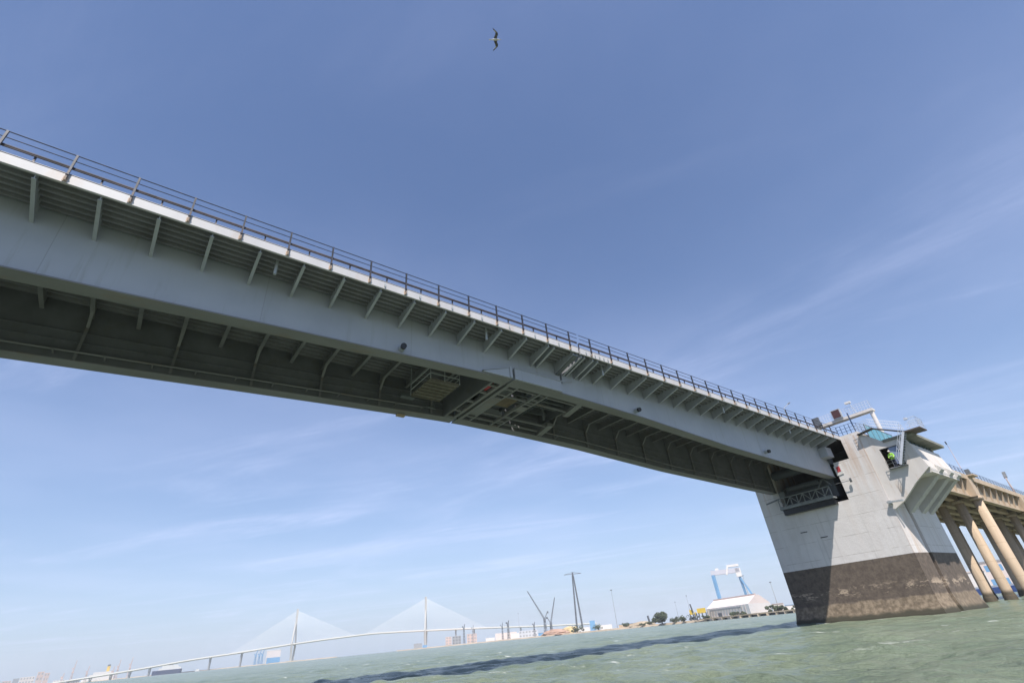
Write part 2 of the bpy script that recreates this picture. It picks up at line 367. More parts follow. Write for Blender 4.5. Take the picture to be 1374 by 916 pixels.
brk = MB()
brk.ext([(-.012,20.12,16.88),(-.012,22.215,16.88),(-.012,22.215,15.98),(-.012,20.12,16.50)], (.024,0,0))
brk.ext([(-.07,20.12,16.50),(-.07,22.215,15.98),(-.07,22.215,15.955),(-.07,20.12,16.475)], (.14,0,0))
brk_me = brk.mesh('bracket'); brk_me.materials.append(steel)
brf = MB()
brf.ext([(-.012,32.18,16.88),(-.012,30.085,16.88),(-.012,30.085,15.98),(-.012,32.18,16.50)], (.024,0,0))
brf.ext([(-.09,32.18,16.50),(-.09,30.085,15.98),(-.09,30.085,15.955),(-.09,32.18,16.475)], (.18,0,0))
brf_me = brf.mesh('bracket'); brf_me.materials.append(steel)
fb = MB(); fb.box(-.01,.01,22.885,29.415,16.22,16.88); fb.box(-.10,.10,22.885,29.415,16.19,16.22)
fb_me = fb.mesh('floor_beam'); fb_me.materials.append(flange_m)
# web stiffener with a curved knee on the inner side of the far girder (height fixed, foot reaches the pipe level)
def stiff_me(h):
    m = MB(); y = 29.415
    m.ext([(-.012,y,16.19-h),(-.012,y-.16,16.19-h),(-.012,y-.16,15.55),(-.012,y-.75,16.19),(-.012,y,16.19)], (.024,0,0))
    m.ext([(-.07,y-.16,16.19-h),(-.07,y-.185,16.19-h),(-.07,y-.185,15.56),(-.07,y-.16,15.55)], (.14,0,0))
    m.ext([(-.07,y-.16,15.55),(-.07,y-.185,15.56),(-.07,y-.775,16.20),(-.07,y-.75,16.19)], (.14,0,0))
    me = m.mesh('web_stiffener'); me.materials.append(flange_m)
    y = 22.885; m = MB()
    m.ext([(-.012,y,16.19-h),(-.012,y+.16,16.19-h),(-.012,y+.16,15.55),(-.012,y+.75,16.19),(-.012,y,16.19)], (.024,0,0))
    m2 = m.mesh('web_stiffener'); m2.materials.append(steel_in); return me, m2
stf = {}
post = MB()
post.bar((0,19.93,16.82),(0,19.93,18.15),.07,.09,(0,1,0)); post.box(-.05,.05,19.86,19.94,17.0,17.05)
post_me = post.mesh('post'); post_me.materials.append(rail_m)
foot = MB(); foot.box(-.075,.075,19.965,20.0,16.70,16.95); foot.ext([(-.03,19.97,16.98),(-.03,19.86,16.9),(-.03,19.9,16.72),(-.03,19.97,16.72)], (.06,0,0))
foot_me = foot.mesh('post_foot'); foot_me.materials.append(rust_m)
short = MB(); short.bar((0,20.08,17.1),(0,20.08,17.5),.06); short_me = short.mesh('barrier_stub'); short_me.materials.append(rail_m)
drain = MB(); drain.box(-.045,.045,19.955,20.0,16.8,16.98); drain.box(-.02,.02,19.93,19.955,16.74,16.9); drain_me = drain.mesh('drain_spout'); drain_me.materials.append(galv)
dp = MB(); dp.tube((0,20.8,16.0),(0,20.8,16.85),.075,10); dp_me = dp.mesh('drain_pipe'); dp_me.materials.append(galv)

def leaf(name, label, g0, g1, d0, d1, posts, skips, far):
    t = thing(name, ((d0+d1)/2, 26.15, 14), label, 'drawbridge')
    # deck plate with its long trough stiffeners underneath
    m = MB(); m.box(d0, d1, 20.13, 32.17, DECK, 17.04)
    for v in list(np.arange(20.55, 22.1, .36)) + list(np.arange(23.25, 29.3, .44)) + list(np.arange(30.4, 32.1, .36)):
        m.ext([(d0,v-.11,DECK),(d0,v-.06,DECK-.17),(d0,v+.06,DECK-.17),(d0,v+.11,DECK)], (d1-d0,0,0))
    m.build('deck', mat('deck underside paint', (.195,.193,.208), .6, 0, .12, .5, .1, 3, (.14,.13,.11), .4), t)
    MB().box(d0, d1, 20.13, 32.17, 17.044, 17.09).build('road_surface', asphalt, t)
    e = MB(); e.box(d0, d1, 20.0, 20.12, 16.66, 17.14); e.box(d0, d1, 20.0, 20.32, 17.1, 17.16); e.build('edge_beam', fascia_m, t)
    e = MB(); e.box(d0, d1, 32.18, 32.3, 16.66, 17.14); e.build('edge_beam', fascia_m, t)
    for (a, b) in ((NV0, NV1), (FV0, FV1)):
        g = girder_mb(g0 + (.0 if a < 25 else skew(29.7)*(g0 > 0)), g1 + (skew(29.7) if (a > 25 and g1 < 20) else 0), a, b)
        gd = g.build('girder', steel, t); shaded_inner(gd.data, 1 if a < 25 else -1)
        flange_mb(g0 + (skew(29.7) if (a > 25 and g0 > 0) else 0), g1 + (skew(29.7) if (a > 25 and g1 < 20) else 0), a-.1, b+.1).build('flange', flange_m, gd)
        # long stiffeners on the inner web face
        s = MB(); yi = b if a < 25 else a; sg = 1 if a < 25 else -1
        us = list(np.arange(g0+1.2, g1-.5, 3.0)) + [g1-.5]
        for k, dz in enumerate((.55, 1.05, 1.6)):
            for u, w in zip(us[:-1], us[1:]): s.bar((u, yi+sg*.05, zb(u)+dz), (w, yi+sg*.05, zb(w)+dz), .1, .018, (0,0,1))
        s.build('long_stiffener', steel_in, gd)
    # pipe on brackets low on the far girder
    s = MB(); us = list(np.arange(g0+2, g1-1.5, 2.0))
    for u, w in zip(us[:-1], us[1:]): s.tube((u, 29.0, zb(u)+.33), (w, 29.0, zb(w)+.33), .055, 6)
    for u in us: s.bar((u, 29.4, zb(u)+.28), (u, 28.9, zb(u)+.28), .07)
    s.build('service_pipe', flange_m, t)
    # cross members every 2 m
    k0 = int(math.ceil((d0+.5+.15)/2)); k = k0
    while -.15+2*k < d1-.4:
        u = -.15+2*k
        if not any(abs(u-q) < .9 for q in skips):
            if u > -12:
                inst('bracket', brk_me, t, (u,0,0))
                inst('bracket', brf_me, t, (u,0,0))
            if (g0-.2 < u < g1) and not (g0 > 0 and u < 26.4): 
                if u > -12: inst('floor_beam', fb_me, t, (u,0,0))
                if k % 2 == 0 and u > -12:
                    h = round(16.19 - zb(u) - .06, 2)
                    if h not in stf: stf[h] = stiff_me(h)
                    for me_ in stf[h]: inst('web_stiffener', me_, t, (u,0,0))
        k += 1
    # railing of posts and bars; kerb barrier rail behind
    rl = MB()
    for z, r in ((18.14,.022),(17.82,.018)): rl.tube((d0,19.93,z),(d1,19.93,z), r, 6)
    rl = rl.build('railing', rail_m, t)
    for u in posts:
        p = inst('post', post_me, rl, (u,0,0)); inst('post_foot', foot_me, t, (u,0,0))
    bl = MB(); bl.box(d0, d1, 19.99, 20.05, 17.51, 17.55); bl.box(d0, d1, 19.99, 20.05, 17.44, 17.465)
    bl = bl.build('crash_rail', mat('faded crash rail %s' % name[:2], (.075,.062,.07), .7, 0, .5, 1.2, 0, 3, (.04,.04,.05), .6), t)
    for u in posts: inst('barrier_stub', short_me, bl, (u+1.0,0,0))
    rf = MB()
    for z in (18.14, 17.82, 17.45): rf.tube((d0,32.35,z),(d1,32.35,z), .02, 6)
    for u in posts: rf.bar((u,32.35,16.9),(u,32.35,18.15),.07)
    rf.build('railing', rail_m, t)
    return t
J = 18.0
P_all = [-5.33+2.075*k for k in range(-12, 35)]
left = leaf('drawbridge_leaf', 'steel drawbridge leaf entering from the left, nearest the camera, white edge beam and grey girder', -31.0, J-.1, -31.0, 22.45,
            [u for u in P_all if u < 22.2], (19.9, 22), False)
right = leaf('drawbridge_leaf', 'steel drawbridge leaf between the centre joint and the concrete pier, receding to the right', J+.08, 65.0, 22.65, 65.3,
            [u for u in P_all if 22.9 < u < 65], (22, 24), True)
def dbl(par, u0, u1, heavy=False):
    for u in (u0, u1): inst('bracket', brk_me, par, (u,0,0)); inst('bracket', brf_me, par, (u,0,0))
    if heavy: MB().ext([(u0,20.13,16.42),(u0,22.2,15.86),(u0,22.2,16.02),(u0,20.13,16.56)], (u1-u0,0,0)).build('end_plate', galv_dk, par)
dbl(left, 19.75, 20.25); dbl(left, 22.05, 22.38, True); dbl(right, 22.8, 23.1); dbl(right, 23.95, 24.45)
# stepped joint: left leaf's upper web reaches over, right leaf's lower box reaches back
for (a, b) in ((NV0, NV1), (FV0, FV1)):
    s = 0 if a < 25 else skew(29.7)
    MB().box(J-.1+s, 22.45, a, b, 15.34, DECK-.002).build('upper_web', steel, left)
# remove the overlap: right leaf's girder top between J and 22.6 is a separate low box
def rebuild_right():
    for gd in [c for c in kids(right) if c.name.startswith('girder')]:
        me = gd.data; y0 = min(v.co.y for v in me.vertices) + 26.15
        a, b = (NV0, NV1) if y0 < 25 else (FV0, FV1); s = 0 if a < 25 else skew(29.7)
        g = girder_mb(22.65, 65.0, a, b); us = [J+.08, 19.0, 21.0, 22.65]
        vs = []; fs = []
        for u in us: lo = zb(u)+.05; vs += [(u,a,lo),(u,b,lo),(u,b,15.30),(u,a,15.30)]
        n = len(us)
        for i in range(n-1):
            for k in range(4): fs.append((i*4+k, i*4+(k+1) % 4, (i+1)*4+(k+1) % 4, (i+1)*4+k))
        fs += [(0,1,2,3)]
        g.add(vs, fs)
        new = g.mesh('girder', worldloc(right)); new.materials.append(steel); shaded_inner(new, 1 if a < 25 else -1); gd.data = new
rebuild_right()
lb = MB()
lb.ext([(J+.12,21.98,zb(17)+.03),(22.3,21.98,zb(22.3)+.03),(22.3,21.98,15.28),(J+.12,21.98,15.28)], (0,.235,0)); lb.box(J+.12,22.35,21.93,22.21,15.28,15.32)
lb.build('locking_box', steel, right)
lb = MB(); lb.ext([(15.6,22.02,zb(15.6)+.06),(J-.12,22.0,zb(J)+.03),(J-.12,22.0,15.28),(15.7,22.02,zb(15.6)+.12)], (0,.2,0)); lb.bar((15.6,22.1,zb(15.6)+.14),(J-.12,22.1,15.30),.26,.03,(0,0,1)); lb.box(J-.3,J-.12,21.93,22.2,zb(J)+.03,15.3)
lb.build('locking_box', steel, left)
lb = MB(); lb.ext([(22.35,21.93,15.28),(23.6,22.16,15.62),(23.6,22.16,15.66),(22.35,21.93,15.33)], (0,.05,0)); lb.build('cover_strip', steel, right)

# underside frames at the joint
def xb(m, u, va, vb, w, z0=None, h=.22):       # skewed cross bar at flange level
    m.bar((u+skew(va), va, (z0 or zb(u))+h/2), (u+skew(vb), vb, (z0 or zb(u))+h/2), w, h)
m = MB(); xb(m, 17.0, 22.98, 29.35, .12); xb(m, 17.78, 22.98, 29.35, .24)
for v in (23.0, 23.55, 24.7, 26.3, 28.0, 29.2): m.box(17.0, 17.7, v-.07, v+.07, zb(17.5), zb(17.5)+.15)
m.build('joint_frame', flange_m, left)
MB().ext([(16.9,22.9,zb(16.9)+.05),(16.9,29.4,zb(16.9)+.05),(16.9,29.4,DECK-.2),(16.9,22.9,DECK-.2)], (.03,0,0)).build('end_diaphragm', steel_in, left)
rb = MB(); rb.box(17.15,17.6,23.7,24.5,zb(17)+.3,zb(17)+.6); rb.tube((17.4,23.7,zb(17)+.28),(17.4,24.5,zb(17)+.28),.16,10); rb.build('red_actuator', red_m, left)
m = MB(); xb(m, 18.3, 22.98, 29.35, .26); xb(m, 19.15, 22.98, 29.35, .12)
for v in (23.05, 23.55, 24.45, 25.0, 28.1, 28.6, 29.3): m.box(18.4, 19.1, v-.07, v+.07, zb(18.5), zb(18.5)+.15)
m.box(18.45, 19.08, 25.1, 28.0, zb(18.5)-.005, zb(18.5)+.03)
xb(m, 21.1, 22.98, 29.35, .12); xb(m, 21.8, 22.98, 29.35, .12)
for v in (23.0, 24.1, 24.9, 26.2, 27.4, 28.3, 29.3): m.box(21.1, 21.8, v-.06, v+.06, zb(21), zb(21)+.12)
m.box(21.12, 21.78, 25.3, 26.1, zb(21)-.003, zb(21)+.03)
for v in (23.35, 24.6, 27.6, 28.7): m.bar((19.2, v, zb(19)+.1),(25.4+skew(v)*.6, v, zb(25)+.1),.10,.14)
m.bar((24.9,22.98,zb(25)+.12),(25.4,25.2,zb(25)+.12),.5,.24); m.bar((25.6,27.2,zb(25)+.12),(26.1,29.35,zb(25)+.12),.5,.24)
m.build('joint_frame', flange_m, right)
m = MB(); m.box(19.4,20.8,25.2,26.6,zb(19)+.35,zb(19)+.40); 
m.build('walkway_plate', mat('brown planks', (.17,.13,.09), .9, 0, .2, 2), right)
m = MB()
for v in (23.9, 25.0, 26.0, 27.0, 28.2): m.bar((18.4, v, 15.9), (26.2, v, 15.9), .16, .35)
for u in (18.8, 20.4, 22.2, 24.2): m.bar((u+skew(23), 22.98, 16.0), (u+skew(29), 29.35, 16.0), .14, .3)
for v in (23.6, 27.2): m.tube((18.4, v, 15.2), (21.0, v, 15.2), .09, 8); m.box(18.5,19.4,v+.4,v+1.3,14.9,15.5)
m.build('joint_machinery', galv_dk, right)
m = MB(); m.ext([(26.3,22.9,zb(26)+1.0),(26.3,29.4,zb(26)+1.0),(26.3,29.4,DECK-.2),(26.3,22.9,DECK-.2)], (.03,0,0)); m.bar((24.4,26.6,zb(24)+.1),(24.4,26.6,DECK-.2),.16)
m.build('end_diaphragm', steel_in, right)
# inspection cradle under the left leaf
m = MB(); m.box(12.9,15.0,23.9,26.6,14.18,14.26)
for k in range(7): m.box(12.9,15.0,23.95+k*.42,24.0+k*.42,14.10,14.18)
cr = m.build('inspection_cradle', mat('rusty cradle boards', (.15,.135,.11), .9, 0, .2, 3), left)
m = MB()
for (a, b) in (((12.9,23.9),(15.0,23.9)),((12.9,23.9),(12.9,26.6)),((15.0,23.9),(15.0,26.6))):
    for z in (14.6, 15.0): m.tube((*a, z), (*b, z), .028, 6)
for a in ((12.9,23.9),(15.0,23.9),(12.9,26.6),(15.0,26.6),(13.9,23.9)): m.tube((*a,14.2),(*a,15.02 if a[0] != 12.9 else 16.2),.03,6)
m.build('guard_rail', galv, cr)
m = MB(); m.box(13.0,14.0,28.2,28.6,14.9,15.2); m.tube((15.1,28.5,14.6),(15.9,28.8,14.7),.05,6); m.tube((15.5,28.2,14.5),(15.5,28.2,15.2),.05,6); m.build('locking_gear', galv_dk, left)
MB().box(13.5,14.1,29.9,30.2,zb(13.6)-.16,zb(13.6)-.03).build('sensor_box', tan, left)
# round spotlights on the near web, downpipes, drain spouts
def spot(par, u, z):
    m = MB(); m.tube((u, 22.21, z), (u-.05, 21.85, z-.05), .18, 16); h = m.build('spotlight', galv, par)
    MB().tube((u-.05,21.86,z-.05),(u-.10,21.66,z-.09),.17,16).build('lens_hood', black_m, h)
spot(left, 10.1, 14.62); spot(right, 30.3, 14.62); spot(right, 49.8, 13.85)
for u, par in ((2.72,left),(15.13,left),(25.55,right),(41.5,right),(54.0,right)): inst('drain_pipe', dp_me, par, (u,0,0))
for k in range(13): 
    u = 8.0+2.1*k
    if u < 22.3: inst('drain_spout', drain_me, left, (u+.0,0,0))
for k in range(20): inst('drain_spout', drain_me, right, (23.2+(.45*k if k < 6 else 2.7+2.1*(k-6)),0,0))

# ------------------------------------------------------------------ bascule pier
pier = thing('bridge_pier', (71, 25, WATER), 'massive pale concrete drawbridge pier with dark painted waterline band standing in the water', 'pier')
def rings(plans):                             # loft of plan polygons at heights
    m = MB(); vs = []; fs = []; n = len(plans[0][1])
    for z, pl in plans: vs += [(x, y, z) for x, y in pl]
    for k in range(len(plans)-1): fs += [(k*n+i, k*n+(i+1) % n, (k+1)*n+(i+1) % n, (k+1)*n+i) for i in range(n)]
    fs += [tuple(range(n))[::-1], tuple(range((len(plans)-1)*n, len(plans)*n))]
    return m.add(vs, fs)
PL = [(65,18.1),(67.55,17.62),(67.56,18.15),(68.05,18.12),(68.06,17.48),(76,17.3),(76,32.7),(68.5,32.5),(65,32.0)]
def grow(pl, d):
    cx_, cy_ = 70.5, 25; return [(x + d*np.sign(x-cx_)*(abs(x-cx_) > 3), y + d*np.sign(y-cy_)) for x, y in pl]
m = rings([(-4, grow(PL, .35)), (-1.3, grow(PL, .30)), (-.5, grow(PL, .12)), (.3, PL), (10.2, PL)])
shaft = m.build('shaft', pier_m, pier)
m = MB(); m.prism([(65,18.1),(67.55,17.62),(67.56,18.15),(68.05,18.12),(68.06,17.48),(76,17.3),(76,21.8),(65,21.8)], 10.203, 14.4)
m.prism([(65,18.1),(67.55,17.62),(76,17.6),(76,20.0),(65,20.0)], 14.403, 16.75)
m.build('abutment_wall', pier_m, pier); m = MB(); m.prism([(65,29.2),(76,29.2),(76,32.7),(68.5,32.5),(65,32.0)], 10.203, 16.75)
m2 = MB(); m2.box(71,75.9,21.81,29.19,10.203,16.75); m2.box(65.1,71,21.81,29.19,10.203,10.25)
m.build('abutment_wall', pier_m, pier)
m2.build('recess_wall', mat('grimy shaded recess concrete', (.10,.095,.09), .9, 0, .3, .6, .3, 4), pier)  # grime plus the recess's own shade, both put into this dark colour
MB().prism([(65.02,18.0),(76,17.9),(76,20.0),(65.02,20.0)], 16.753, 17.02).build('coping', conc_w, pier)
MB().box(65.36,76,20.01,32.3,16.76,17.05).build('road_surface', asphalt, pier)
# maintenance truss platform across the mouth of the recess
m = MB(); m.box(64.2,65.0,22.9,29.3,10.62,10.82); m.bar((64.25,22.95,10.75),(64.25,29.3,10.75),.16,.26)
plat_m = mat('platform grey', (.22,.235,.24), .55, .1, .15, 2)
pf = m.build('platform', plat_m, pier)
m = MB(); m.bar((64.22,23.0,11.95),(64.22,29.2,11.95),.09); m.bar((64.22,23.0,10.95),(64.22,29.2,10.95),.09)
ys = np.linspace(23.0, 29.2, 9)
for i, y in enumerate(ys):
    m.bar((64.22,y,10.9),(64.22,y,11.98),.08)
    if i < 8:
        a, b = (11.0, 11.9) if i % 2 else (11.9, 11.0); m.bar((64.22,y,a),(64.22,ys[i+1],b),.07)
m.build('truss_railing', plat_m, pf)
MB().box(64.4,64.99,23.0,29.1,10.0,10.6).build('recess_dark_box', black_m, pf)  # black box stands in for the dark recess beneath the platform
m = MB(); m.bar((64.3,22.7,12.0),(64.3,23.3,12.9),.12); m.bar((64.3,24.2,12.0),(64.3,23.4,12.9),.12); m.box(64.3,64.9,28.2,28.9,12.0,12.7); m.bar((64.3,30.8,11.7),(64.6,29.2,12.0),.2,.12)
m.build('bearing_frame', galv_dk, pier)
m = MB(); m.tube((65.4,22,14.9),(65.4,29.3,14.9),.55,18); m.box(66,70,22.9,29.3,11.0,13.2); m.tube((65.0,24,12.9),(65.0,28,12.9),.3,12); m.build('trunnion', darkgrey, pier)
m = MB(); m.box(63.2,64.7,21.3,22.2,14.9,16.0); m.tube((64.5,21.7,15.5),(64.85,21.7,15.5),.3,14); m.build('hinge_housing', steel, right)
# small red and white warning board inside the recess mouth
sg = MB(); sg.ext([(64.93,21.15,14.1),(64.93,21.9,14.0),(64.93,21.9,12.9),(64.93,21.15,13.0)], (.03,0,0)); sg = sg.build('warning_board', white_m, pier)
m = MB(); m.ext([(64.915,21.3,13.9),(64.915,21.7,13.85),(64.915,21.7,13.25),(64.915,21.3,13.3)], (.012,0,0)); m.build('red_panel', red_m, sg)
m = MB(); m.bar((64.6,22.5,12.05),(64.6,20.6,12.05),.05); m.bar((64.7,20.7,11.85),(64.7,20.7,12.3),.2,.12); m.build('marker_arm', galv_dk, pier)
m = MB(); m.bar((64.7,18.3,9.0),(64.6,16.8,8.9),.22,.16); m.box(64.6,65.0,17.9,18.2,8.8,9.15); m.build('floodlight', galv, pier)
for y, z in ((26.0, 6.9),(28.0,7.8)): MB().box(64.97,65.0,y-.5,y+.3,z,z+.09).build('drain_slot', black_m, pier)
# railing round the pier top
m = MB()
for z in (18.15, 17.75, 17.4): m.tube((65.1,20.0,z),(65.1,18.15,z),.022,6)
for y in (20.0,19.55,19.05,18.6,18.15): m.bar((65.1,y,16.95),(65.1,y,18.17),.055)
for z in (18.15, 17.75, 17.4): m.tube((65.1,18.15,z),(67.4,17.75,z),.022,6)
for x in (65.8,66.6,67.4): m.bar((x,18.15-.17*(x-65.1),16.95),(x,18.15-.17*(x-65.1),18.17),.055)
m.bar((65.2,18.2,16.9),(65.2,18.2,19.4),.11)
m.build('railing', mat('blue rail paint', (.03,.06,.13), .5, .1, .2, 3), pier)

# ------------------------------------------------------------------ control house cantilevered on ribs from the pier
house = thing('control_house', (70, 15.5, 12), 'pale concrete bridge control house cantilevered over the water on three sloping ribs, flat roof overhanging', 'control house')
m = MB()
def hx(v): return 65.05 - (18.1-v)*.04
# channel-facing end wall with window opening (v 15.05-16.8, z 12.3-14.4)
def wallpoly(pts): m.ext([(65.03, v, z) for v, z in pts], (.38,0,0))
wallpoly([(18.09,15.203),(18.09,16.7),(17.5,16.35),(16.2,15.203)]); wallpoly([(18.09,8.2),(18.09,15.2),(16.83,15.2),(16.83,8.85)]); wallpoly([(16.83,14.42),(16.83,15.2),(15.06,15.2),(15.06,14.42)])
wallpoly([(16.83,8.85),(16.83,12.3),(15.06,12.3),(15.06,10.35)]); wallpoly([(15.06,10.35),(15.06,15.0),(14.2,15.0),(14.02,14.3),(13.38,11.5)])
# parapet wall facing the camera side, slightly battered; floor slab
m.ext([(65.42,14.02,14.3),(65.42,13.38,11.5),(65.42,13.38,11.25),(65.42,13.75,11.25),(65.42,14.32,14.3)], (9.6,0,0))
m.ext([(65.43,13.4,11.25),(65.43,17.4,11.25),(65.43,17.4,11.0),(65.43,13.4,11.0)], (9.55,0,0))
m.box(74.7,75.0,14.3,17.4,11.25,15.0)
body = m.build('wall', conc_w, house)
MB().ext([(65.37,14.02,13.9),(65.45,13.93,13.2),(65.45,13.9,12.4),(65.37,13.72,12.2)], (.5,-.02,0)).build('wall_groove', galv_dk, house)
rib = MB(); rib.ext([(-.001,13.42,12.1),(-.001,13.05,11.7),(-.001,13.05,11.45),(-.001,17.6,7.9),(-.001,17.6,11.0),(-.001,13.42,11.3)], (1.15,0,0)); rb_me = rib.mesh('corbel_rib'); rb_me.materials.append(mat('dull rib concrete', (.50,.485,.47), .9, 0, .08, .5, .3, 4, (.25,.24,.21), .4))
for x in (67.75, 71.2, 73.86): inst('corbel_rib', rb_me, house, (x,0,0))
m = MB(); m.box(65.5,74.7,14.9,17.2,11.26,11.3); m.build('floor', darkgrey, house)
rf = MB(); rf.ext([(64.9,13.3,15.0),(76.0,13.3,15.0),(76.0,18.0,15.0),(66.4,18.0,15.0),(64.9,16.0,15.0)], (0,0,.28)); rf.build('roof', mat('shade toned roof slab', (.23,.225,.19), .9, 0, .2, .6, .3, 4, (.13,.12,.09), .6), house)  # slab colour darkened throughout to paint in the shade of its soffit
m = MB(); m.box(65.6,74.6,14.45,14.49,14.0,15.0); m.box(74.72,74.76,14.5,17.3,13.75,15.0); w = m.build('window_band', glass_b, house)
m = MB()
for x in np.linspace(65.6,74.6,8): m.box(x-.04,x+.04,14.39,14.45,14.25,15.0)
m.build('window_frame', darkgrey, w)
# window on the end wall with open dark half and grey pane, balcony edge
wn = MB(); wn.box(65.15,65.18,15.1,16.0,12.55,14.4); wn = wn.build('end_window', mat('sky tinted pane', (.22,.27,.42), .2, 0, .1, 1), house)
m = MB()
for y in (15.08,16.02): m.box(65.08,65.2,y-.03,y+.03,12.3,14.42)
m.box(65.08,65.2,15.05,16.8,14.36,14.42); m.build('frame', darkgrey, wn)
m = MB(); m.box(64.65,65.05,14.95,16.7,12.12,12.2)
for z in (12.65, 13.0): m.tube((64.67,15.0,z),(64.67,16.7,z),.02,6)
for y in (15.0,15.55,16.1,16.7): m.tube((64.67,y,12.2),(64.67,y,13.02),.022,6)
m.build('balcony', galv_dk, house)
# stairs from the landing down to the balcony
st = thing('steel_stair', (64.6, 14.8, 12.2), 'steep galvanised stair climbing from the balcony window to the roof landing of the control house', 'stairs')
A = Vector((64.0,15.35,12.2)); B = Vector((64.0,13.75,15.25))
m = MB(); m.bar(A, B, .24, .04, (1,0,0)); m.bar(A+Vector((.62,0,0)), B+Vector((.62,0,0)), .24, .04, (1,0,0)); m.build('stringer', mesh_m, st)
for k in range(12):
    p = A.lerp(B, (k+.5)/12); MB().box(p.x+.03,p.x+.6,p.y-.16,p.y+.12,p.z-.02,p.z+.02).build('tread', galv_dk, st)
m = MB()
for dx in (0,.62):
    m.tube(A+Vector((dx,0,.95)), B+Vector((dx,0,.95)), .022, 6); m.tube(A+Vector((dx,0,.5)), B+Vector((dx,0,.5)), .018, 6)
    for k in range(5): p = A.lerp(B, k/4)+Vector((dx,0,0)); m.tube(p, p+Vector((0,0,.97)), .02, 6)
m.build('handrail', mesh_m, st)
ld = thing('roof_landing', (64.8,13.2,15.3), 'small grated landing with pale mesh guard at the roof corner above the stair', 'landing')
MB().box(64.1,66.4,12.2,13.8,15.22,15.34).build('grating', mat('brown grating', (.10,.08,.07), .8, 0, .2, 5), ld)
m = MB()
for (a, b) in (((64.15,12.25),(66.35,12.25)),((66.35,12.25),(66.35,13.7)),((64.15,12.25),(64.15,13.0))):
    for z in (15.8,16.15,16.5): m.tube((*a,z),(*b,z),.022,6)
    n = 5
    for k in range(n+1): x = a[0]+(b[0]-a[0])*k/n; y = a[1]+(b[1]-a[1])*k/n; m.tube((x,y,15.34),(x,y,16.5),.014,5)
m.box(64.1,64.35,12.9,13.2,16.4,16.6)
m.build('guard', mesh_m, ld)
wk = thing('access_walkway', (64.8,16,16), 'thin dark walkway with light mesh railing linking pier top to the roof landing', 'walkway')
W = [(64.8,17.95,16.45),(64.8,17.35,16.85),(64.8,16.5,16.55),(64.8,13.8,15.35)]
W = [(64.8,18.05,16.5),(64.8,17.3,16.62),(64.8,16.45,16.72),(64.8,13.8,15.4)]
m = MB()
for a, b in zip(W[:-1], W[1:]): m.bar(a, b, .7, .09, (0,0,1))
m.build('stringer', mat('walkway steel', (.05,.045,.045), .7, 0, .2, 3), wk)
m = MB()
for dx in (-.33,.33):
    for a, b in zip(W[:-1], W[1:]):
        for h in (.4,.75,1.1): m.tube((a[0]+dx,a[1],a[2]+h),(b[0]+dx,b[1],b[2]+h),.016,5)
        n = max(2, int(abs(a[1]-b[1])/.35))
        for k in range(n): q = Vector(a).lerp(Vector(b), k/n); m.tube((q.x+dx,q.y,q.z),(q.x+dx,q.y,q.z+1.1),.012,5)
m.build('mesh_railing', mesh_m, wk)
gs = thing('glass_screen', (70,18.3,15.3), 'turquoise glass wind screen behind the walkway on the pier top', 'screen')
m = MB()
for k in range(5): m.box(66.6+k*1.75, 66.6+k*1.75+1.68, 17.5, 17.53, 15.35, 17.9)
gm = bpy.data.materials.new('turquoise glass'); gm.use_nodes = True; b_ = gm.node_tree.nodes['Principled BSDF']
b_.inputs['Base Color'].default_value = (.12,.38,.45,1); b_.inputs['Roughness'].default_value = .1; b_.inputs['Alpha'].default_value = .75
m.build('pane', gm, gs)
m = MB()
for k in range(6): m.box(66.55+k*1.75,66.6+k*1.75,17.48,17.55,15.3,17.98)
m.box(66.55,75.4,17.48,17.55,17.9,17.98); m.build('frame', galv_dk, gs)

# ------------------------------------------------------------------ portal gantry over the road
ga = thing('sign_gantry', (77,25,17), 'pale portal gantry over the carriageway with mesh catwalk and a small red message panel', 'gantry')
for y in (18.7, 32.6): MB().tube((77,y,16.6),(77,y,22.1),.26,14).build('post', conc_w, ga)
MB().box(76.6,77.6,18.4,32.9,22.05,22.4).build('beam', conc_w, ga)
m = MB()
for y in np.arange(18.5, 32.9, .35): m.tube((76.6,y,22.4),(76.6,y,23.5),.018,5)
for z in (22.8,23.15,23.5): m.tube((76.6,18.5,z),(76.6,32.9,z),.022,6)
for z in (22.8,23.15,23.5): m.tube((76.6,18.5,z),(77.6,18.5,z),.022,6)
m.build('catwalk_railing', mesh_m, ga)
sp = MB(); sp.box(76.3,76.55,22.0,23.2,22.4,23.7); sp = sp.build('message_panel', galv, ga)
MB().box(76.27,76.3,22.1,23.1,22.5,23.6).build('display_face', mat('red display', (.07,.025,.025), .5, 0, .3, 6), sp)
MB().box(76.2,76.6,25.0,25.9,22.3,23.5).build('signal_cabinet', darkgrey, ga)
m = MB(); m.tube((76.6,20.3,22.4),(76.6,20.6,24.0),.04,6); m.build('lamp_arm', mesh_m, ga)
m = MB(); m.box(76.4,76.8,20.4,21.1,23.95,24.2); m.build('lamp_head', white_m, ga)
# street lamp on the bridge
def street_lamp(loc, h, arm, label, mt=galv, s=1.0):
    t = thing('street_lamp', loc, label, 'street lamp', 'street lamps on the bridge'); x, y, z = loc
    MB().tube((x,y,z),(x,y,z+h),.09*s,8,.05*s).build('pole', mt, t)
    e = Vector((x,y,z+h))+Vector(arm); MB().tube((x,y,z+h),e,.045*s,6).build('arm', mt, t)
    d = Vector(arm).normalized(); MB().bar(e, e+d*.75*s, .26*s, .12*s).build('lamp_head', galv_dk, t); return t
street_lamp((72.6,27.5,17.0), 8.2, (2.1,0,1.1), 'grey street lamp rising behind the bridge railing left of the gantry')

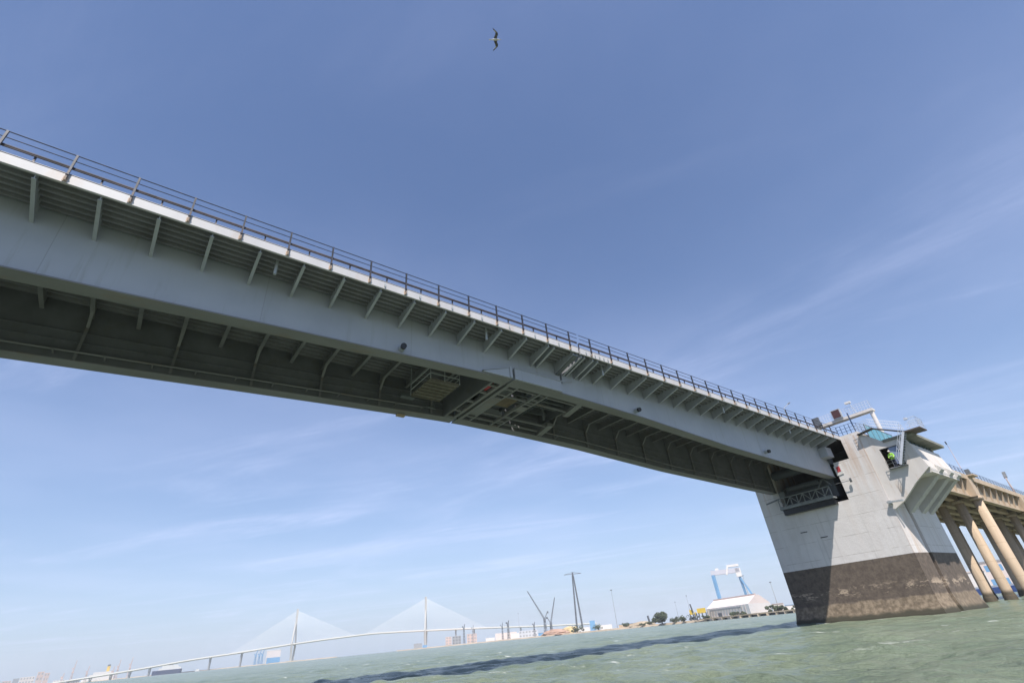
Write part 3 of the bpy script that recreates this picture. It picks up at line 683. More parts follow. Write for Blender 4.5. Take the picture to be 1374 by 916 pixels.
# ------------------------------------------------------------------ approach viaduct
vd = thing('approach_viaduct', (150,25.8,WATER), 'tan concrete approach viaduct on round columns beyond the pier', 'viaduct')
V0, V1 = 76.3, 330
m = MB(); m.box(V0,V1,18.9,32.7,16.45,16.85); m.box(V0,V1,18.85,19.1,16.3,17.15); m.box(V0,V1,32.5,32.75,16.3,17.15); m.build('deck', tan, vd)
MB().box(V0,V1,19.12,32.48,16.854,16.9).build('road_surface', asphalt, vd)
gm_ = MB(); gm_.box(0,V1-V0,-.2,.2,13.75,16.44); gm_.box(0,V1-V0,-.4,.4,13.5,13.75)
g_me = gm_.mesh('long_girder'); g_me.materials.append(tan)
for y in (19.9,22.25,24.6,26.95,29.3,31.65): inst('long_girder', g_me, vd, (V0,y,0))
ri = MB(); ri.ext([(0,19.69,13.76),(0,19.69,16.29),(0,19.0,16.29),(0,19.62,13.76)], (.45,0,0)); ri_me = ri.mesh('web_rib'); ri_me.materials.append(tan)
for k in range(56): inst('web_rib', ri_me, vd, (V0+1+4.4*k,0,0))
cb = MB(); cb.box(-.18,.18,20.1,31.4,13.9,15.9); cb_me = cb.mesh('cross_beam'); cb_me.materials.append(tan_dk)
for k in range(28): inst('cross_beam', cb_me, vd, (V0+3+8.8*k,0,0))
cm = MB(); cm.lath((0,0,0), [(.86,-5),(.90,-1.6),(.80,-.7),(.69,-.3),(.66,13.0)], 20); cm.box(-1.0,1.0,-.75,.75,13.0,13.49)
c_me = cm.mesh('column'); 
colm = tan.copy(); colm.name = 'column concrete'
t_ = colm.node_tree; bb = t_.nodes['Principled BSDF']; lk = bb.inputs['Base Color'].links[0].from_socket
g_ = N(t_, 'ShaderNodeNewGeometry'); s_ = N(t_, 'ShaderNodeSeparateXYZ'); L(t_, g_.outputs['Position'], s_.inputs[0])
mx_ = N(t_, 'ShaderNodeMix', data_type='RGBA'); L(t_, ramp(t_, s_.outputs[2], -.5, .2), mx_.inputs['Factor']); mx_.inputs['A'].default_value = (.08,.065,.045,1); L(t_, lk, mx_.inputs['B']); L(t_, mx_.outputs['Result'], bb.inputs['Base Color'])
jz = mth(t_, 'FRACT', mth(t_, 'MULTIPLY', mth(t_, 'ADD', s_.outputs[2], 20.0), 1/2.4)); mj = N(t_, 'ShaderNodeMix', data_type='RGBA'); L(t_, mth(t_, 'MULTIPLY', mth(t_, 'LESS_THAN', jz, .02), .5), mj.inputs['Factor']); L(t_, mx_.outputs['Result'], mj.inputs['A']); mj.inputs['B'].default_value = (.2,.15,.1,1)
mv = N(t_, 'ShaderNodeMapping'); L(t_, g_.outputs['Position'], mv.inputs[0]); mv.inputs['Scale'].default_value = (1.6,1.6,.1); mk = N(t_, 'ShaderNodeMix', data_type='RGBA'); L(t_, mth(t_, 'MULTIPLY', ramp(t_, noise(t_, mv.outputs[0], 1.2, 8, .65), .48, .7), .45), mk.inputs['Factor']); L(t_, mj.outputs['Result'], mk.inputs['A']); mk.inputs['B'].default_value = (.20,.15,.10,1); L(t_, mk.outputs['Result'], bb.inputs['Base Color'])
c_me.materials.append(colm)
for p in c_me.polygons: p.use_smooth = len(p.vertices) == 4 and abs(p.normal.z) < .3
for bx in (112,150,188,226,264):
    for y in (19.3,21.8,24.3,26.9,29.5,32.0): inst('column', c_me, vd, (bx,y,0))
    MB().ext([(bx-1.3,19.7,13.5),(bx+1.3,19.7,13.5),(bx+1.3,19.7,16.3),(bx-1.3,19.7,16.3)], (0,-1.0,0)).build('bearing_block', tan, vd)
m = MB()
for z in (18.1,17.8,17.5): m.tube((V0,18.95,z),(V1,18.95,z),.03,5)
for u in np.arange(V0, V1, 2.2): m.bar((u,18.95,17.1),(u,18.95,18.12),.07)
m.build('railing', mat('viaduct rail blue', (.05,.08,.15), .5, 0, .2, 1), vd)
street_lamp((113,19.2,17.0), 5.2, (-.3,0,.5), 'pinkish lamp mast standing on the viaduct edge right of the control house', mat('pink galvanised', (.6,.48,.47), .6, 0, .1, 1), .7)
cab = thing('signal_box', (113.5,18.9,17.1), 'small tan projecting lookout ledge on the viaduct edge above the first column', 'ledge')
m = MB(); m.box(112.2,115.2,18.0,19.0,16.9,17.1); m.build('slab', tan, cab); m = MB(); m.box(112.4,113.2,18.3,18.9,17.1,18.0); m.build('box', galv_dk, cab)
street_lamp((150,19.3,17.0), 3.2, (.3,0,.4), 'short squat lamp post farther along the viaduct railing', pinkish, 2.2)

# ------------------------------------------------------------------ far shore
SX = [0,260,500,530,680,920,1067,1309,1374]; SY = [917,897,877,874,859,834,816.5,785,777]
f_, cx0, cy0 = 650., 687., 458.
def ray(px, py): return M @ np.array([px-cx0, -(py-cy0), -f_])
def shore(px): return float(np.interp(px, SX, SY))
def te(px, py): r = ray(px, py); return r[2]/math.hypot(r[0], r[1])
def XY(px, Rr): r = ray(px, shore(px)); h = math.hypot(r[0], r[1]); return Vector((r[0]/h*Rr, r[1]/h*Rr))
def XYt(px, py, Rr): r = ray(px, py); h = math.hypot(r[0], r[1]); return Vector((r[0]/h*Rr, r[1]/h*Rr))
def H(px, py, Rr): return WATER + 1.2*0 + Rr*(te(px, py) - te(px, shore(px)))
def P3(px, py, Rr): q = XYt(px, py, Rr); return Vector((q.x, q.y, H(px, py, Rr)))
def land(name, pts, depth, h, matl, beach=6.0):
    # pts: (px, R) along the waterline; raised behind a short slope
    a = [XY(p, r) for p, r in pts]; vs = []; fs = []; n = len(a)
    for q in a:
        d = q.normalized()
        vs += [(q.x, q.y, WATER-1.0), ((q+d*beach).x, (q+d*beach).y, WATER+h), ((q+d*depth).x, (q+d*depth).y, WATER+h+.5), ((q+d*(depth+20)).x, (q+d*(depth+20)).y, WATER-2)]
    for i in range(n-1):
        for k in range(3): fs.append((i*4+k, (i+1)*4+k, (i+1)*4+k+1, i*4+k+1))
    m = MB(); m.add(vs, fs); o = m.build(name, matl); tag(o, kind='structure'); return o
land('sandy_bank', [(1374+160,420),(1309,470),(1240,520),(1067,600),(1000,640),(930,700),(880,820),(820,950),(780,1100),(720,1300),(660,1550),(600,1700),(545,1850),(532,1900)], 700, 2.4, sand, 14)
land('far_breakwater', [(452,2050),(430,2080),(400,2150),(360,2200)], 60, 2.0, sand, 6)
land('far_city_shore', [(365,2500),(260,2650),(150,2900),(60,3100),(0,3300),(-160,3500)], 1500, 2.5, sand, 10)

def facade_box(name, px0, px1, top, Rr, depth, matl, label, cat, group=None, roof=None, wins=0, wmat=None, base=None, sub=None):
    """a building whose front spans photo columns px0..px1 at distance Rr"""
    a = XY(px0, Rr); b = XY(px1, Rr); d = ((a+b)/2).normalized(); h = top; z0 = WATER+1.5
    t = thing(name, ((a.x+b.x)/2, (a.y+b.y)/2, z0), label, cat, group)
    c = b+d*depth; e = a+d*depth
    MB().prism([tuple(a), tuple(b), tuple(c), tuple(e)], z0, z0+h).build('wall', matl, t)
    if roof:
        k = .4; MB().prism([tuple(a-d*k), tuple(b-d*k), tuple(c+d*k), tuple(e+d*k)], z0+h+.003, z0+h+max(.4, h*.06)).build('roof', roof, t)
    for r_ in range(wins):
        zz = z0 + h*(r_+.35)/wins; n = max(2, int((b-a).length/8)); u = (b-a)/n
        for i in range(n):
            p = a + u*(i+.25) - d*.08; q = a + u*(i+.75) - d*.08
            MB().ext([(p.x,p.y,zz),(q.x,q.y,zz),(q.x,q.y,zz+h/wins*.45),(p.x,p.y,zz+h/wins*.45)], (d.x*.06,d.y*.06,0)).build('window', wmat or darkgrey, t)
    return t
# --- white warehouse
def warehouse():
    t = thing('warehouse', (*XY(1000, 640), WATER+2), 'long white gabled warehouse with pinkish roof ridge on the quay left of the pier', 'warehouse')
    A = XY(951, 700); B = XY(1008, 640); C = XY(1037, 700); D = A + (C-B)
    z0 = WATER+2.2; he = H(985, 803, 660)*1.0; he = 14; hr = 18.5
    mAD = (A+D)/2; mBC = (B+C)/2
    m = MB(); m.prism([tuple(A), tuple(B), tuple(C), tuple(D)], z0, z0+he*.72); m.build('wall', white_m, t)
    e = z0+he*.72
    i1 = A.lerp(D,.22); i2 = B.lerp(C,.22); i3 = C.lerp(B,.22); i4 = D.lerp(A,.22)
    h1 = z0+hr*.78; h2 = z0+hr
    vs = [(*A,e),(*B,e),(*C,e),(*D,e),(*i1,h1),(*i2,h1),(*i3,h1),(*i4,h1),(*A.lerp(D,.42),h2),(*B.lerp(C,.42),h2),(*B.lerp(C,.58),h2),(*A.lerp(D,.58),h2)]
    fs = [(0,1,5,4),(4,5,9,8),(8,9,10,11),(11,10,6,7),(7,6,2,3),(1,2,6,10,9,5),(0,4,8,11,7,3)]
    MB().add(vs, fs).build('roof', warm_white, t)
    a = A.lerp(D,.42); b = B.lerp(C,.42); m = MB(); m.bar((a.x,a.y,h2+.5),(b.x,b.y,h2+.5),1.6,1.2); m.build('ridge_vent', pinkish, t)
    d = (B-A).normalized(); n = Vector((d.y,-d.x)); 
    if n.dot(A) > 0: n = -n
    L_ = (B-A).length
    for k in range(14):
        p = A + d*(L_*(.03+.068*k)) + n*.15; q = p + d*.9
        MB().ext([(*p,z0),(*q,z0),(*q,e-.5),(*p,e-.5)], (n.x*.4,n.y*.4,0)).build('pilaster', warm_white, t)
    p = A + d*L_*.10 + n*.7; q = A + d*L_*.83 + n*.7
    MB().ext([(*p,e-3.2),(*q,e-3.2),(*q,e-1.4),(*p,e-1.4)], (n.x*.1,n.y*.1,0)).build('window_strip', midgrey, t)
    p = A + d*L_*.28 + n*.7; q = A + d*L_*.37 + n*.7
    MB().ext([(*p,z0),(*q,z0),(*q,z0+4.5),(*p,z0+4.5)], (n.x*.1,n.y*.1,0)).build('door', darkgrey, t)
warehouse()
facade_box('shed', 1038, 1054, 7.5, 620, 30, warm_white, 'low pinkish shed attached beyond the gable end of the white warehouse', 'shed', roof=pinkish)
facade_box('shed', 1055, 1075, 5.5, 640, 20, white_m, 'low shed with blue roof partly hidden by the pier edge', 'shed', roof=blue_m)
# --- gantry crane with blue legs
def goliath():
    Rr = 1150; t = thing('gantry_crane', (*XY(980, Rr), WATER+2), 'giant shipyard gantry crane with white girder and bright blue legs behind the warehouse', 'crane')
    def q(px, py, dr=0): return P3(px, py, Rr+dr)
    a = q(955, 773); b = q(991, 761)
    a.z = b.z = (a.z+b.z)/2; 
    d = (b-a).normalized(); n = Vector((d.y,-d.x,0))
    m = MB(); m.bar(a+Vector((0,0,3)), b+Vector((0,0,3)), 9, 8); m.build('girder', mat('pale grey girder', (.45,.46,.52), .6, 0, .05, .05), t)
    hh = b+Vector((0,0,9)); m = MB(); m.bar(a.lerp(b,.60)+Vector((0,0,12)), a.lerp(b,1.02)+Vector((0,0,12)), 8, 4); m.bar(b+Vector((0,0,-1))-d*8, b+Vector((0,0,-1))+d*2, 9, 15); m.bar(a.lerp(b,.62)+Vector((0,0,10)), a.lerp(b,.53)+Vector((0,0,-3)), 10, 3); m.bar(a.lerp(b,.18)+Vector((0,0,8.5)),a.lerp(b,.30)+Vector((0,0,8.5)),7,4); m.build('trolley', white_m, t)
    zb_ = WATER+2
    l1 = Vector((a.x,a.y,a.z-1))+d*3; m = MB(); 
    for s in (-1,1): m.bar(l1+n*s*3, Vector((l1.x,l1.y,zb_))+n*s*9+d*1, 5, 5)
    m.build('leg', blue_m, t)
    l2 = Vector((b.x,b.y,b.z-9))-d*3
    for s, e in ((-1,-6),(1,17)):
        MB().bar(l2+n*s, Vector((l2.x,l2.y,zb_))+d*(4 if s < 0 else 26)+n*s*3, 3.4, 3.4).build('leg', blue_m, t)
goliath()
# --- yellow plant
def yellow():
    t = thing('yellow_plant', (*XY(938, 690), WATER+2), 'yellow shipyard machinery on grey legs left of the white warehouse', 'machinery')
    m = MB(); a = XY(928, 690); b = XY(950, 680); z = WATER+2
    d = (b-a)
    for k0, k1, z0, z1 in ((0,.25,6,11),(.28,.42,4.5,8),(.48,1,6.5,11.5)):
        p = a+d*k0; q = a+d*k1; m.prism([tuple(p), tuple(q), tuple(q+q.normalized()*8), tuple(p+p.normalized()*8)], z+z0, z+z1)
    m.build('hopper', yellow_m, t); m = MB()
    for k in (0,.2,.3,.4,.55,.75,.98): p = a+d*k; MB().bar((*p,z),(*p,z+7),1.0).build('leg', darkgrey, t)
    p = a+d*.22; m.bar((*p,z+8),(p.x-1,p.y+1,z+17),1.2)
    m.build('chute', darkgrey, t)
yellow()
# --- quay of dark openings between pale piers
def quay():
    t = thing('jetty', (*XY(1000, 560), WATER), 'low stone jetty with dark fender openings running in front of the warehouse', 'jetty')
    m = MB(); pts = [(941,640),(985,600),(1030,575),(1090,545)]
    for (p0,r0),(p1,r1) in zip(pts[:-1], pts[1:]):
        a = XY(p0,r0); b = XY(p1,r1); m.bar((a.x,a.y,WATER+2.4),(b.x,b.y,WATER+2.4),5,1.0)
    m.build('deck', sand, t)
    for px in np.linspace(945, 1088, 13):
        r_ = np.interp(px, [p for p,_ in pts], [r for _,r in pts]); a = XY(px, r_-3); b = XY(px+3.2, r_-3.5); m = MB(); m.bar((a.x,a.y,WATER+.9),(b.x,b.y,WATER+.9),1.5,2.9); m.build('stone_pier', tan, t)
        a = XY(px+3.4, r_-1.5); b = XY(px+11, r_-2); o = MB(); o.bar((a.x,a.y,WATER+.6),(b.x,b.y,WATER+.6),1.0,2.4); o.build('fender', darkgrey, t)
quay()
# --- bushes and trees
def tree(name, px, Rr, w, h, label, trunk_h=.25, n=900, group=None, z0=1.9):
    q = XY(px, Rr); t = thing(name, (q.x, q.y, WATER+z0), label, 'tree' if name.endswith('tree') else 'bush', group)
    base = Vector((q.x, q.y, WATER+z0)); m = MB(); m.tube(base, base+Vector((0,0,h*.55)), w*.05, 8, w*.02)
    for k in range(5):
        a = k*1.26; m.tube(base+Vector((0,0,h*.25)), base+Vector((math.cos(a)*w*.3, math.sin(a)*w*.3, h*.65)), w*.025, 5, w*.01)
    m.build('trunk', bark_m, t)
    m = MB(); cl = [(random.gauss(0,.28)*w, random.gauss(0,.28)*w, h*random.uniform(max(.2,trunk_h+.15),.8), random.uniform(.16,.30)*min(w,h*1.3)) for _ in range(16)]
    for i in range(n):
        c = random.choice(cl); v = Vector((random.gauss(0,1),random.gauss(0,1),random.gauss(0,1))).normalized()*c[3]*random.uniform(.7,1.0)
        p = base + Vector((max(-.5*w,min(.5*w,c[0])), max(-.5*w,min(.5*w,c[1])), c[2])) + Vector((v.x,v.y,v.z*.75))
        if p.z < base.z+h*trunk_h*.6: continue
        s = w*.045*random.uniform(.6,1.5); a = Vector((random.gauss(0,1),random.gauss(0,1),random.gauss(0,1))).normalized(); b = a.orthogonal().normalized()
        m.add([p+a*s, p+b*s, p-a*s*.8, p-b*s*.9], [(0,1,2,3)])
    m.build('crown', leaf_m, t); return t
tree('round_tree', 889, 800, 20, 15, 'big round dark tree on the bank left of the yellow machinery', .12, 2500)
bl_ = [(908,760,13,7,'low bush just right of the big round tree'),(918,730,11,7,'bush beside the foot of the thin mast'),(841,930,15,7,'olive bush below the pale blue shed'),(864,860,13,4,'flat scrub left of the leaning stack'),
       (775,1080,20,11,'bushy shrub at the foot of the tall lattice pylon'),(803,980,14,9,'shrub on the shore between pylon foot and mast'),(872,830,9,5,'little scrub left of the big round tree'),(932,700,10,5,'scrub under the yellow machinery'),
       (948,650,10,4,'scrub at the left end of the jetty'),(990,610,16,4,'dry scrub in front of the warehouse pilasters'),(1045,590,22,5.5,'brown scrub mound at the pinkish shed'),(1072,580,12,4,'green scrub touching the pier edge')]
for px, r_, w, h, lb_ in bl_: tree('shrub', px, r_, w, h, lb_, .0, 700, 'shrubs on the far bank')
# --- buildings and heaps along the bank
fb_ = facade_box
fb_('storage_shed', 831, 867, 5.5, 960, 25, tan, 'long low tan shed with pale blue roof on the bank', 'shed', roof=blue_m)
fb_('container', 793, 800, 20, 1250, 20, blue_m, 'bright blue block standing above the white tanks', 'building')
fb_('white_shed', 776, 792, 8, 1180, 20, white_m, 'white low shed right of the tall pylon foot', 'shed')
fb_('white_shed', 806, 822, 8, 1060, 20, white_m, 'white low shed left of the tan shed', 'shed')
fb_('white_shed', 686, 697, 13, 1500, 25, white_m, 'bright white shed under the far bridge deck left of the pale grey block', 'shed')
fb_('grey_block', 697, 722, 17, 1550, 30, mat('pale grey block', (.5,.52,.56), .7, 0, .05, .05), 'pale grey slatted block under the far bridge deck', 'building', wins=2, wmat=midgrey)
fb_('white_shed', 665, 694, 19, 1750, 30, warm_white, 'white hall behind the quay below the far bridge deck', 'shed')
fb_('white_shed', 652, 664, 9, 1650, 20, white_m, 'small white tent roofed shed at the water left of the white hall', 'shed')
fb_('apartment_block', 598, 606, 24, 1850, 20, pinkish, 'pinkish flat block at left end of the hazy waterside row', 'building', 'hazy blocks by the far bridge', wins=3, wmat=midgrey)
fb_('apartment_block', 607, 619, 24, 1850, 20, midgrey, 'grey block second from left in the hazy waterside row', 'building', 'hazy blocks by the far bridge', wins=3, wmat=darkgrey)
fb_('apartment_block', 627, 640, 26, 1850, 20, pinkish, 'pinkish block at right end of the hazy waterside row', 'building', 'hazy blocks by the far bridge', wins=3, wmat=midgrey)
fb_('blue_shed', 723, 768, 7, 1300, 25, blue_m, 'long pale shed with blue roof behind the terracotta heap', 'shed', roof=warm_white)
def heap(px0, px1, h, Rr, matl, label):
    a = XY(px0, Rr); b = XY(px1, Rr); c = (a+b)/2; w = (b-a).length/2; d = (b-a).normalized(); n = c.normalized(); m = MB(); vs = []; fs = []; K = 12; ns = 20
    for i in range(K+1):
        ph = i/K*math.pi/2
        for j in range(ns):
            th = j/ns*2*math.pi; rr = math.cos(ph)*(1+.12*random.uniform(-1,1)); q = c + d*(math.cos(th)*w*rr) + n*(math.sin(th)*w*.5*rr); vs.append((q.x,q.y,WATER+1.8+h*math.sin(ph)*(1+.06*random.uniform(-1,1))))
    for i in range(K):
        for j in range(ns): fs.append((i*ns+j, i*ns+(j+1) % ns, (i+1)*ns+(j+1) % ns, (i+1)*ns+j))
    m.add(vs, fs); o = m.build('gravel_heap', matl, None, org=(c.x,c.y,WATER+1.8)); tag(o, label, 'heap', 'heaps of material on the far bank')
heap(727, 765, 10, 1200, brick, 'low terracotta heap in front of the harbour cranes')
heap(752, 780, 13, 1260, mat('ochre heap', (.50,.38,.20), .9, 0, .15, .05), 'ochre heap left of the lattice pylon foot')
heap(845, 880, 6, 900, sand, 'pale sand heap left of the round tree')

def lattice(m, p, q, w0, w1, n=10, r=.3, sides=4):
    p = Vector(p); q = Vector(q); d = (q-p).normalized(); a = d.cross(Vector((1,.3,0))).normalized(); b = d.cross(a)
    def cor(t, i):
        w = (w0+(w1-w0)*t)/2; s = [(-1,-1),(1,-1),(1,1),(-1,1)][i % 4]; return p.lerp(q, t) + a*s[0]*w + b*s[1]*w
    for i in range(4):
        m.bar(cor(0,i), cor(1,i), r*1.3)
        for k in range(n): m.bar(cor(k/n, i), cor((k+1)/n, i+1 if k % 2 else i-1+4), r)
# --- tall electric pylon: slender lattice shaft on two legs with cross arm
def elec():
    Rr = 1500; q = XY(779, Rr); z0 = WATER+2; top = H(769.5, 768, Rr)
    t = thing('electric_pylon', (q.x,q.y,z0), 'very tall lattice electricity pylon with wide crossarm standing on the far bank', 'pylon')
    c = Vector((q.x,q.y,z0)); n = q.normalized(); s = Vector((n.y,-n.x,0))
    k = Vector((c.x,c.y,top))
    for sg in (-1,1):
        m = MB(); lattice(m, c+s*sg*8.0, k+s*sg*1.2-Vector((0,0,6)), 3.0, 1.8, 22, .55); m.build('leg', darkgrey, t)
    m = MB(); m.bar(k-s*24-Vector((0,0,3)), k+s*24-Vector((0,0,3)), 1.6, 1.2); m.bar(k-s*24-Vector((0,0,3)), k+Vector((0,0,1.5)), .7); m.bar(k+s*24-Vector((0,0,3)), k+Vector((0,0,1.5)), .7); m.bar(k-Vector((0,0,9)), k+Vector((0,0,1.5)), 3.0); m.build('cross_arm', darkgrey, t)
elec()
# --- lighting masts
def mast(px, top_y, Rr, label, head=3.5, th=.45):
    q = XY(px, Rr); z0 = WATER+2; zt = z0 + H(px, top_y, Rr)
    # the photo's leaning verticals: top column found from the height alone
    t = thing('lighting_mast', (q.x,q.y,z0), label, 'lighting mast', 'lighting masts on the far shore')
    MB().tube((q.x,q.y,z0),(q.x,q.y,zt),th*1.2,8,th*.5).build('pole', midgrey, t)
    MB().lath((q.x,q.y,zt),[(.3,-.6),(head/2,-.3),(head/2,.4),(.3,.7)],10).build('lamp_ring', darkgrey, t)
mast(829, 790, 950, 'tall thin lighting mast with round head right of the lattice pylon', 4.0)
mast(1046, 776, 850, 'thin lighting mast just left of the concrete pier', 3.2)
mast(1012, 768, 1100, 'faint tall mast right of the gantry crane', 4.4)
mast(929, 797, 800, 'slim mast left of the yellow machinery', 1.2, .25)
mast(912, 806, 800, 'slim mast right of the round tree', 1.0, .25)
mast(698, 823, 1700, 'faint mast among the white sheds', 3, .5)
stk = thing('leaning_stack', (*XY(872, 850), WATER+2), 'dark leaning conveyor stack left of the round tree', 'stack')
q = XY(873, 850); m = MB(); m.bar((q.x,q.y,WATER+2),(q.x-1.0,q.y+1.0,WATER+14),2.0); m.build('chute', darkgrey, stk)
# --- harbour cranes with raised jibs
def jib_crane(pxb, Rr, hcab, jib, back, label, matl=darkgrey, group='slewing cranes in the far harbour', s=1.0, name='harbour_crane'):
    q = XY(pxb, Rr); z0 = WATER+2; c = Vector((q.x,q.y,z0)); n = q.normalized(); e = Vector((n.y,-n.x,0))
    t = thing(name, c, label, 'crane', group)
    m = MB(); lattice(m, c, c+Vector((0,0,hcab)), 6*s, 3*s, 5, .5*s); m.build('tower', matl, t)
    m = MB(); m.bar(c+e*-3*s+Vector((0,0,hcab+2*s)), c+e*3*s+Vector((0,0,hcab+2*s)), 5*s, 4*s); m.build('cab', matl, t)
    m = MB(); lattice(m, c+Vector((0,0,hcab+3*s)), c+e*jib[0]+Vector((0,0,hcab+jib[1])), 2.6*s, 1.0*s, 12, .35*s); m.build('jib', matl, t)
    m = MB(); m.bar(c+Vector((0,0,hcab+2*s)), c+e*back[0]+Vector((0,0,hcab+back[1])), 1.6*s); m.bar(c+e*back[0]+Vector((0,0,hcab+back[1])), c+e*back[0]*1.1+Vector((0,0,hcab+back[1]-4*s)), 2.6*s); m.build('counterweight', matl, t)
jib_crane(733, 1300, 30, (-34,64), (9,18), 'dark harbour crane with jib raised steeply to the left')
jib_crane(741, 1350, 22, (16,56), (-8,16), 'dark harbour crane with jib raised to the right, beside the other one')
jib_crane(623, 1800, 38, (3,16), (-4,10), 'dark crane between the hazy waterside blocks', s=.9)
jib_crane(635, 1850, 34, (3,16), (-4,10), 'paler crane just right of the dark one by the hazy blocks', midgrey, s=.8)
jib_crane(675, 1650, 30, (2,14), (-4,8), 'thin crane in front of the white hall', s=.7)
jib_crane(683, 1600, 34, (3,12), (-4,8), 'stout crane at the right end of the white hall', s=1.0)
jib_crane(718, 1500, 24, (3,10), (-3,6), 'small crane right of the pale grey block', s=.7)

# ------------------------------------------------------------------ far cable-stayed bridge
cs = thing('cable_stayed_bridge', (*XY(480, 2400), WATER), 'long pale cable-stayed bridge with two tall needle pylons in the haze', 'bridge')
cable_m = mat('white cable sheath', (.75,.75,.75), .6)
conc_far = mat('far bridge concrete', (.66,.64,.60), .8, 0, .04, .02)
p1 = XY(391, 2480); p2 = XY(571, 2340); ax = (p2-p1); span = ax.length; ax.normalize(); nrm = Vector((-ax.y, ax.x))
def u_of(px, py):                                  # where the bearing of a photo column meets the bridge axis
    r = ray(px, py); d = Vector((r[0], r[1])); 
    den = d.x*ax.y - d.y*ax.x; s = (p1.x*ax.y - p1.y*ax.x)/den; q = d*s; return (q-p1).dot(ax), q.length
dk = [(-60,925),(40,913),(121,901.7),(180,893.5),(260,881),(320,873),(385.7,863.4),(440,856.5),(500,850),(540,847.5),(570,846),(640,842.8),(720,840),(760,838),(800,836)]
DK = []
for px, py in dk:
    u, Rr = u_of(px, py); DK.append((u, WATER + Rr*(te(px, py)-te(px, shore(px)))))
DK.sort(); du = [a for a, _ in DK]; dz = [b for _, b in DK]
def dkz(u): return float(np.interp(u, du, dz))
m = MB(); us = np.linspace(du[0], du[-1], 60); vs = []; fs = []
for u in us:
    c = p1+ax*u; z = dkz(u)
    for s, zz in ((-16,2.4),(16,2.4),(16,-1.5),(8,-3.5),(-8,-3.5),(-16,-1.5)): vs.append((c.x+nrm.x*s, c.y+nrm.y*s, z+zz))
for i in range(59):
    for k in range(6): fs.append((i*6+k, i*6+(k+1) % 6, (i+1)*6+(k+1) % 6, (i+1)*6+k))
m.add(vs, fs).build('deck', conc_far, cs)
for u0 in (0, span):
    c = p1+ax*u0; zt = WATER+185; zd = dkz(u0); b = lambda o, z: (c.x+nrm.x*o, c.y+nrm.y*o, z)
    m = MB(); m.bar(b(-9,WATER-2), b(-19,zd), 7,6); m.bar(b(9,WATER-2), b(19,zd), 7,6); m.bar(b(-19,zd), b(-3,zd+72), 5,5); m.bar(b(19,zd), b(3,zd+72), 5,5); m.bar(b(0,zd+68), b(0,zt), 6.5,6.5); m.bar(b(-19,zd-3), b(19,zd-3), 5,4); m.box(c.x-16,c.x+16,c.y-16,c.y+16,WATER-2,WATER+4)
    py = m.build('pylon', mat('pylon concrete', (.50,.48,.45), .8, 0, .05, .02), cs)
    for sg in (-1, 1):
        for k in range(20):
            d0 = 18+k*12.0; z1 = zd+78+(zt-zd-84)*(k/19.0); e = p1+ax*(u0+sg*d0)
            MB().bar((c.x,c.y,z1), (e.x,e.y,dkz(u0+sg*d0)+1), .6).build('stay_cable', cable_m, cs)
for px in (19,52,66,93,122,149,174,200,228,280,322,612,637,700,740):
    u, Rr = u_of(px, shore(px)); c = p1+ax*u; z = dkz(u)-3
    m = MB(); m.bar((c.x+nrm.x*-3,c.y+nrm.y*-3,WATER-2),(c.x+nrm.x*-5,c.y+nrm.y*-5,z),3.6,3.6); m.bar((c.x+nrm.x*3,c.y+nrm.y*3,WATER-2),(c.x+nrm.x*5,c.y+nrm.y*5,z),3.6,3.6); m.bar((c.x-nrm.x*9,c.y-nrm.y*9,z),(c.x+nrm.x*9,c.y+nrm.y*9,z),5,3)
    m.build('pier', mat('shaded pier', (.34,.34,.35), .8) if px == 19 else bpy.data.materials['shaded pier'], cs)
# --- ferry terminal things near the left pylon
fb_('quay_building', 356, 375, 40, 2350, 40, warm_white, 'white and blue quay building left of the left far pylon', 'building', roof=white_m)
fb_('blue_crane_base', 357, 375, 18, 2330, 10, blue_m, 'blue lower storey of the quay building', 'building')
for k, px in enumerate((341.5, 346.5, 350.5)):
    jib_crane(px, 2300, 24, (4,22), (-4,10), ['leftmost','middle','rightmost'][k]+' of three small blue and white cranes left of the quay building', blue_m, 'small blue quay cranes', 1.0, 'quay_crane')
fb_('grey_hut', 555, 566, 16, 2100, 20, midgrey, 'grey hut left of the right far pylon foot', 'building')
fb_('blue_hut', 567, 573, 9, 2080, 14, blue_m, 'small blue hut at the right far pylon foot', 'building')
for k, (px0, px1, h, mt_, lb_) in enumerate([(-40,-5,34,pinkish,'pinkish city block at the extreme left edge'),(2,14,30,pinkish,'pink city block left of the pale one'),(16,24,36,midgrey,'grey glazed city block in the far left skyline'),(25,45,38,warm_white,'wide pale city block right of the grey glazed one'),(47,56,52,pinkish,'tall pink tower right of the wide pale block'),(57,64,46,pinkish,'second pink tower beside the tall one'),(72,88,16,white_m,'low white harbour building below the left cranes'),(97,108,14,darkgrey,'low dark harbour building left of the ship')]):
    fb_('city_block', px0, px1, h, 3150, 40, mt_, lb_, 'building', 'hazy city blocks at far left', wins=3, wmat=midgrey)
for k, (px, h) in enumerate([(83,30),(95,62),(115,44),(150,36),(156,54),(172,58)]):
    jib_crane(px, 2950, h*.55, (2,h*.7), (-4,h*.3), ['short pink crane','tallest pink crane','pink crane behind the white ship','pink crane behind the funnel','pair crane right of the funnel','pink crane at the right end of the row'][k]+' in the hazy far left harbour', pinkish, 'hazy pink cranes at far left', 1.2, 'harbour_crane')
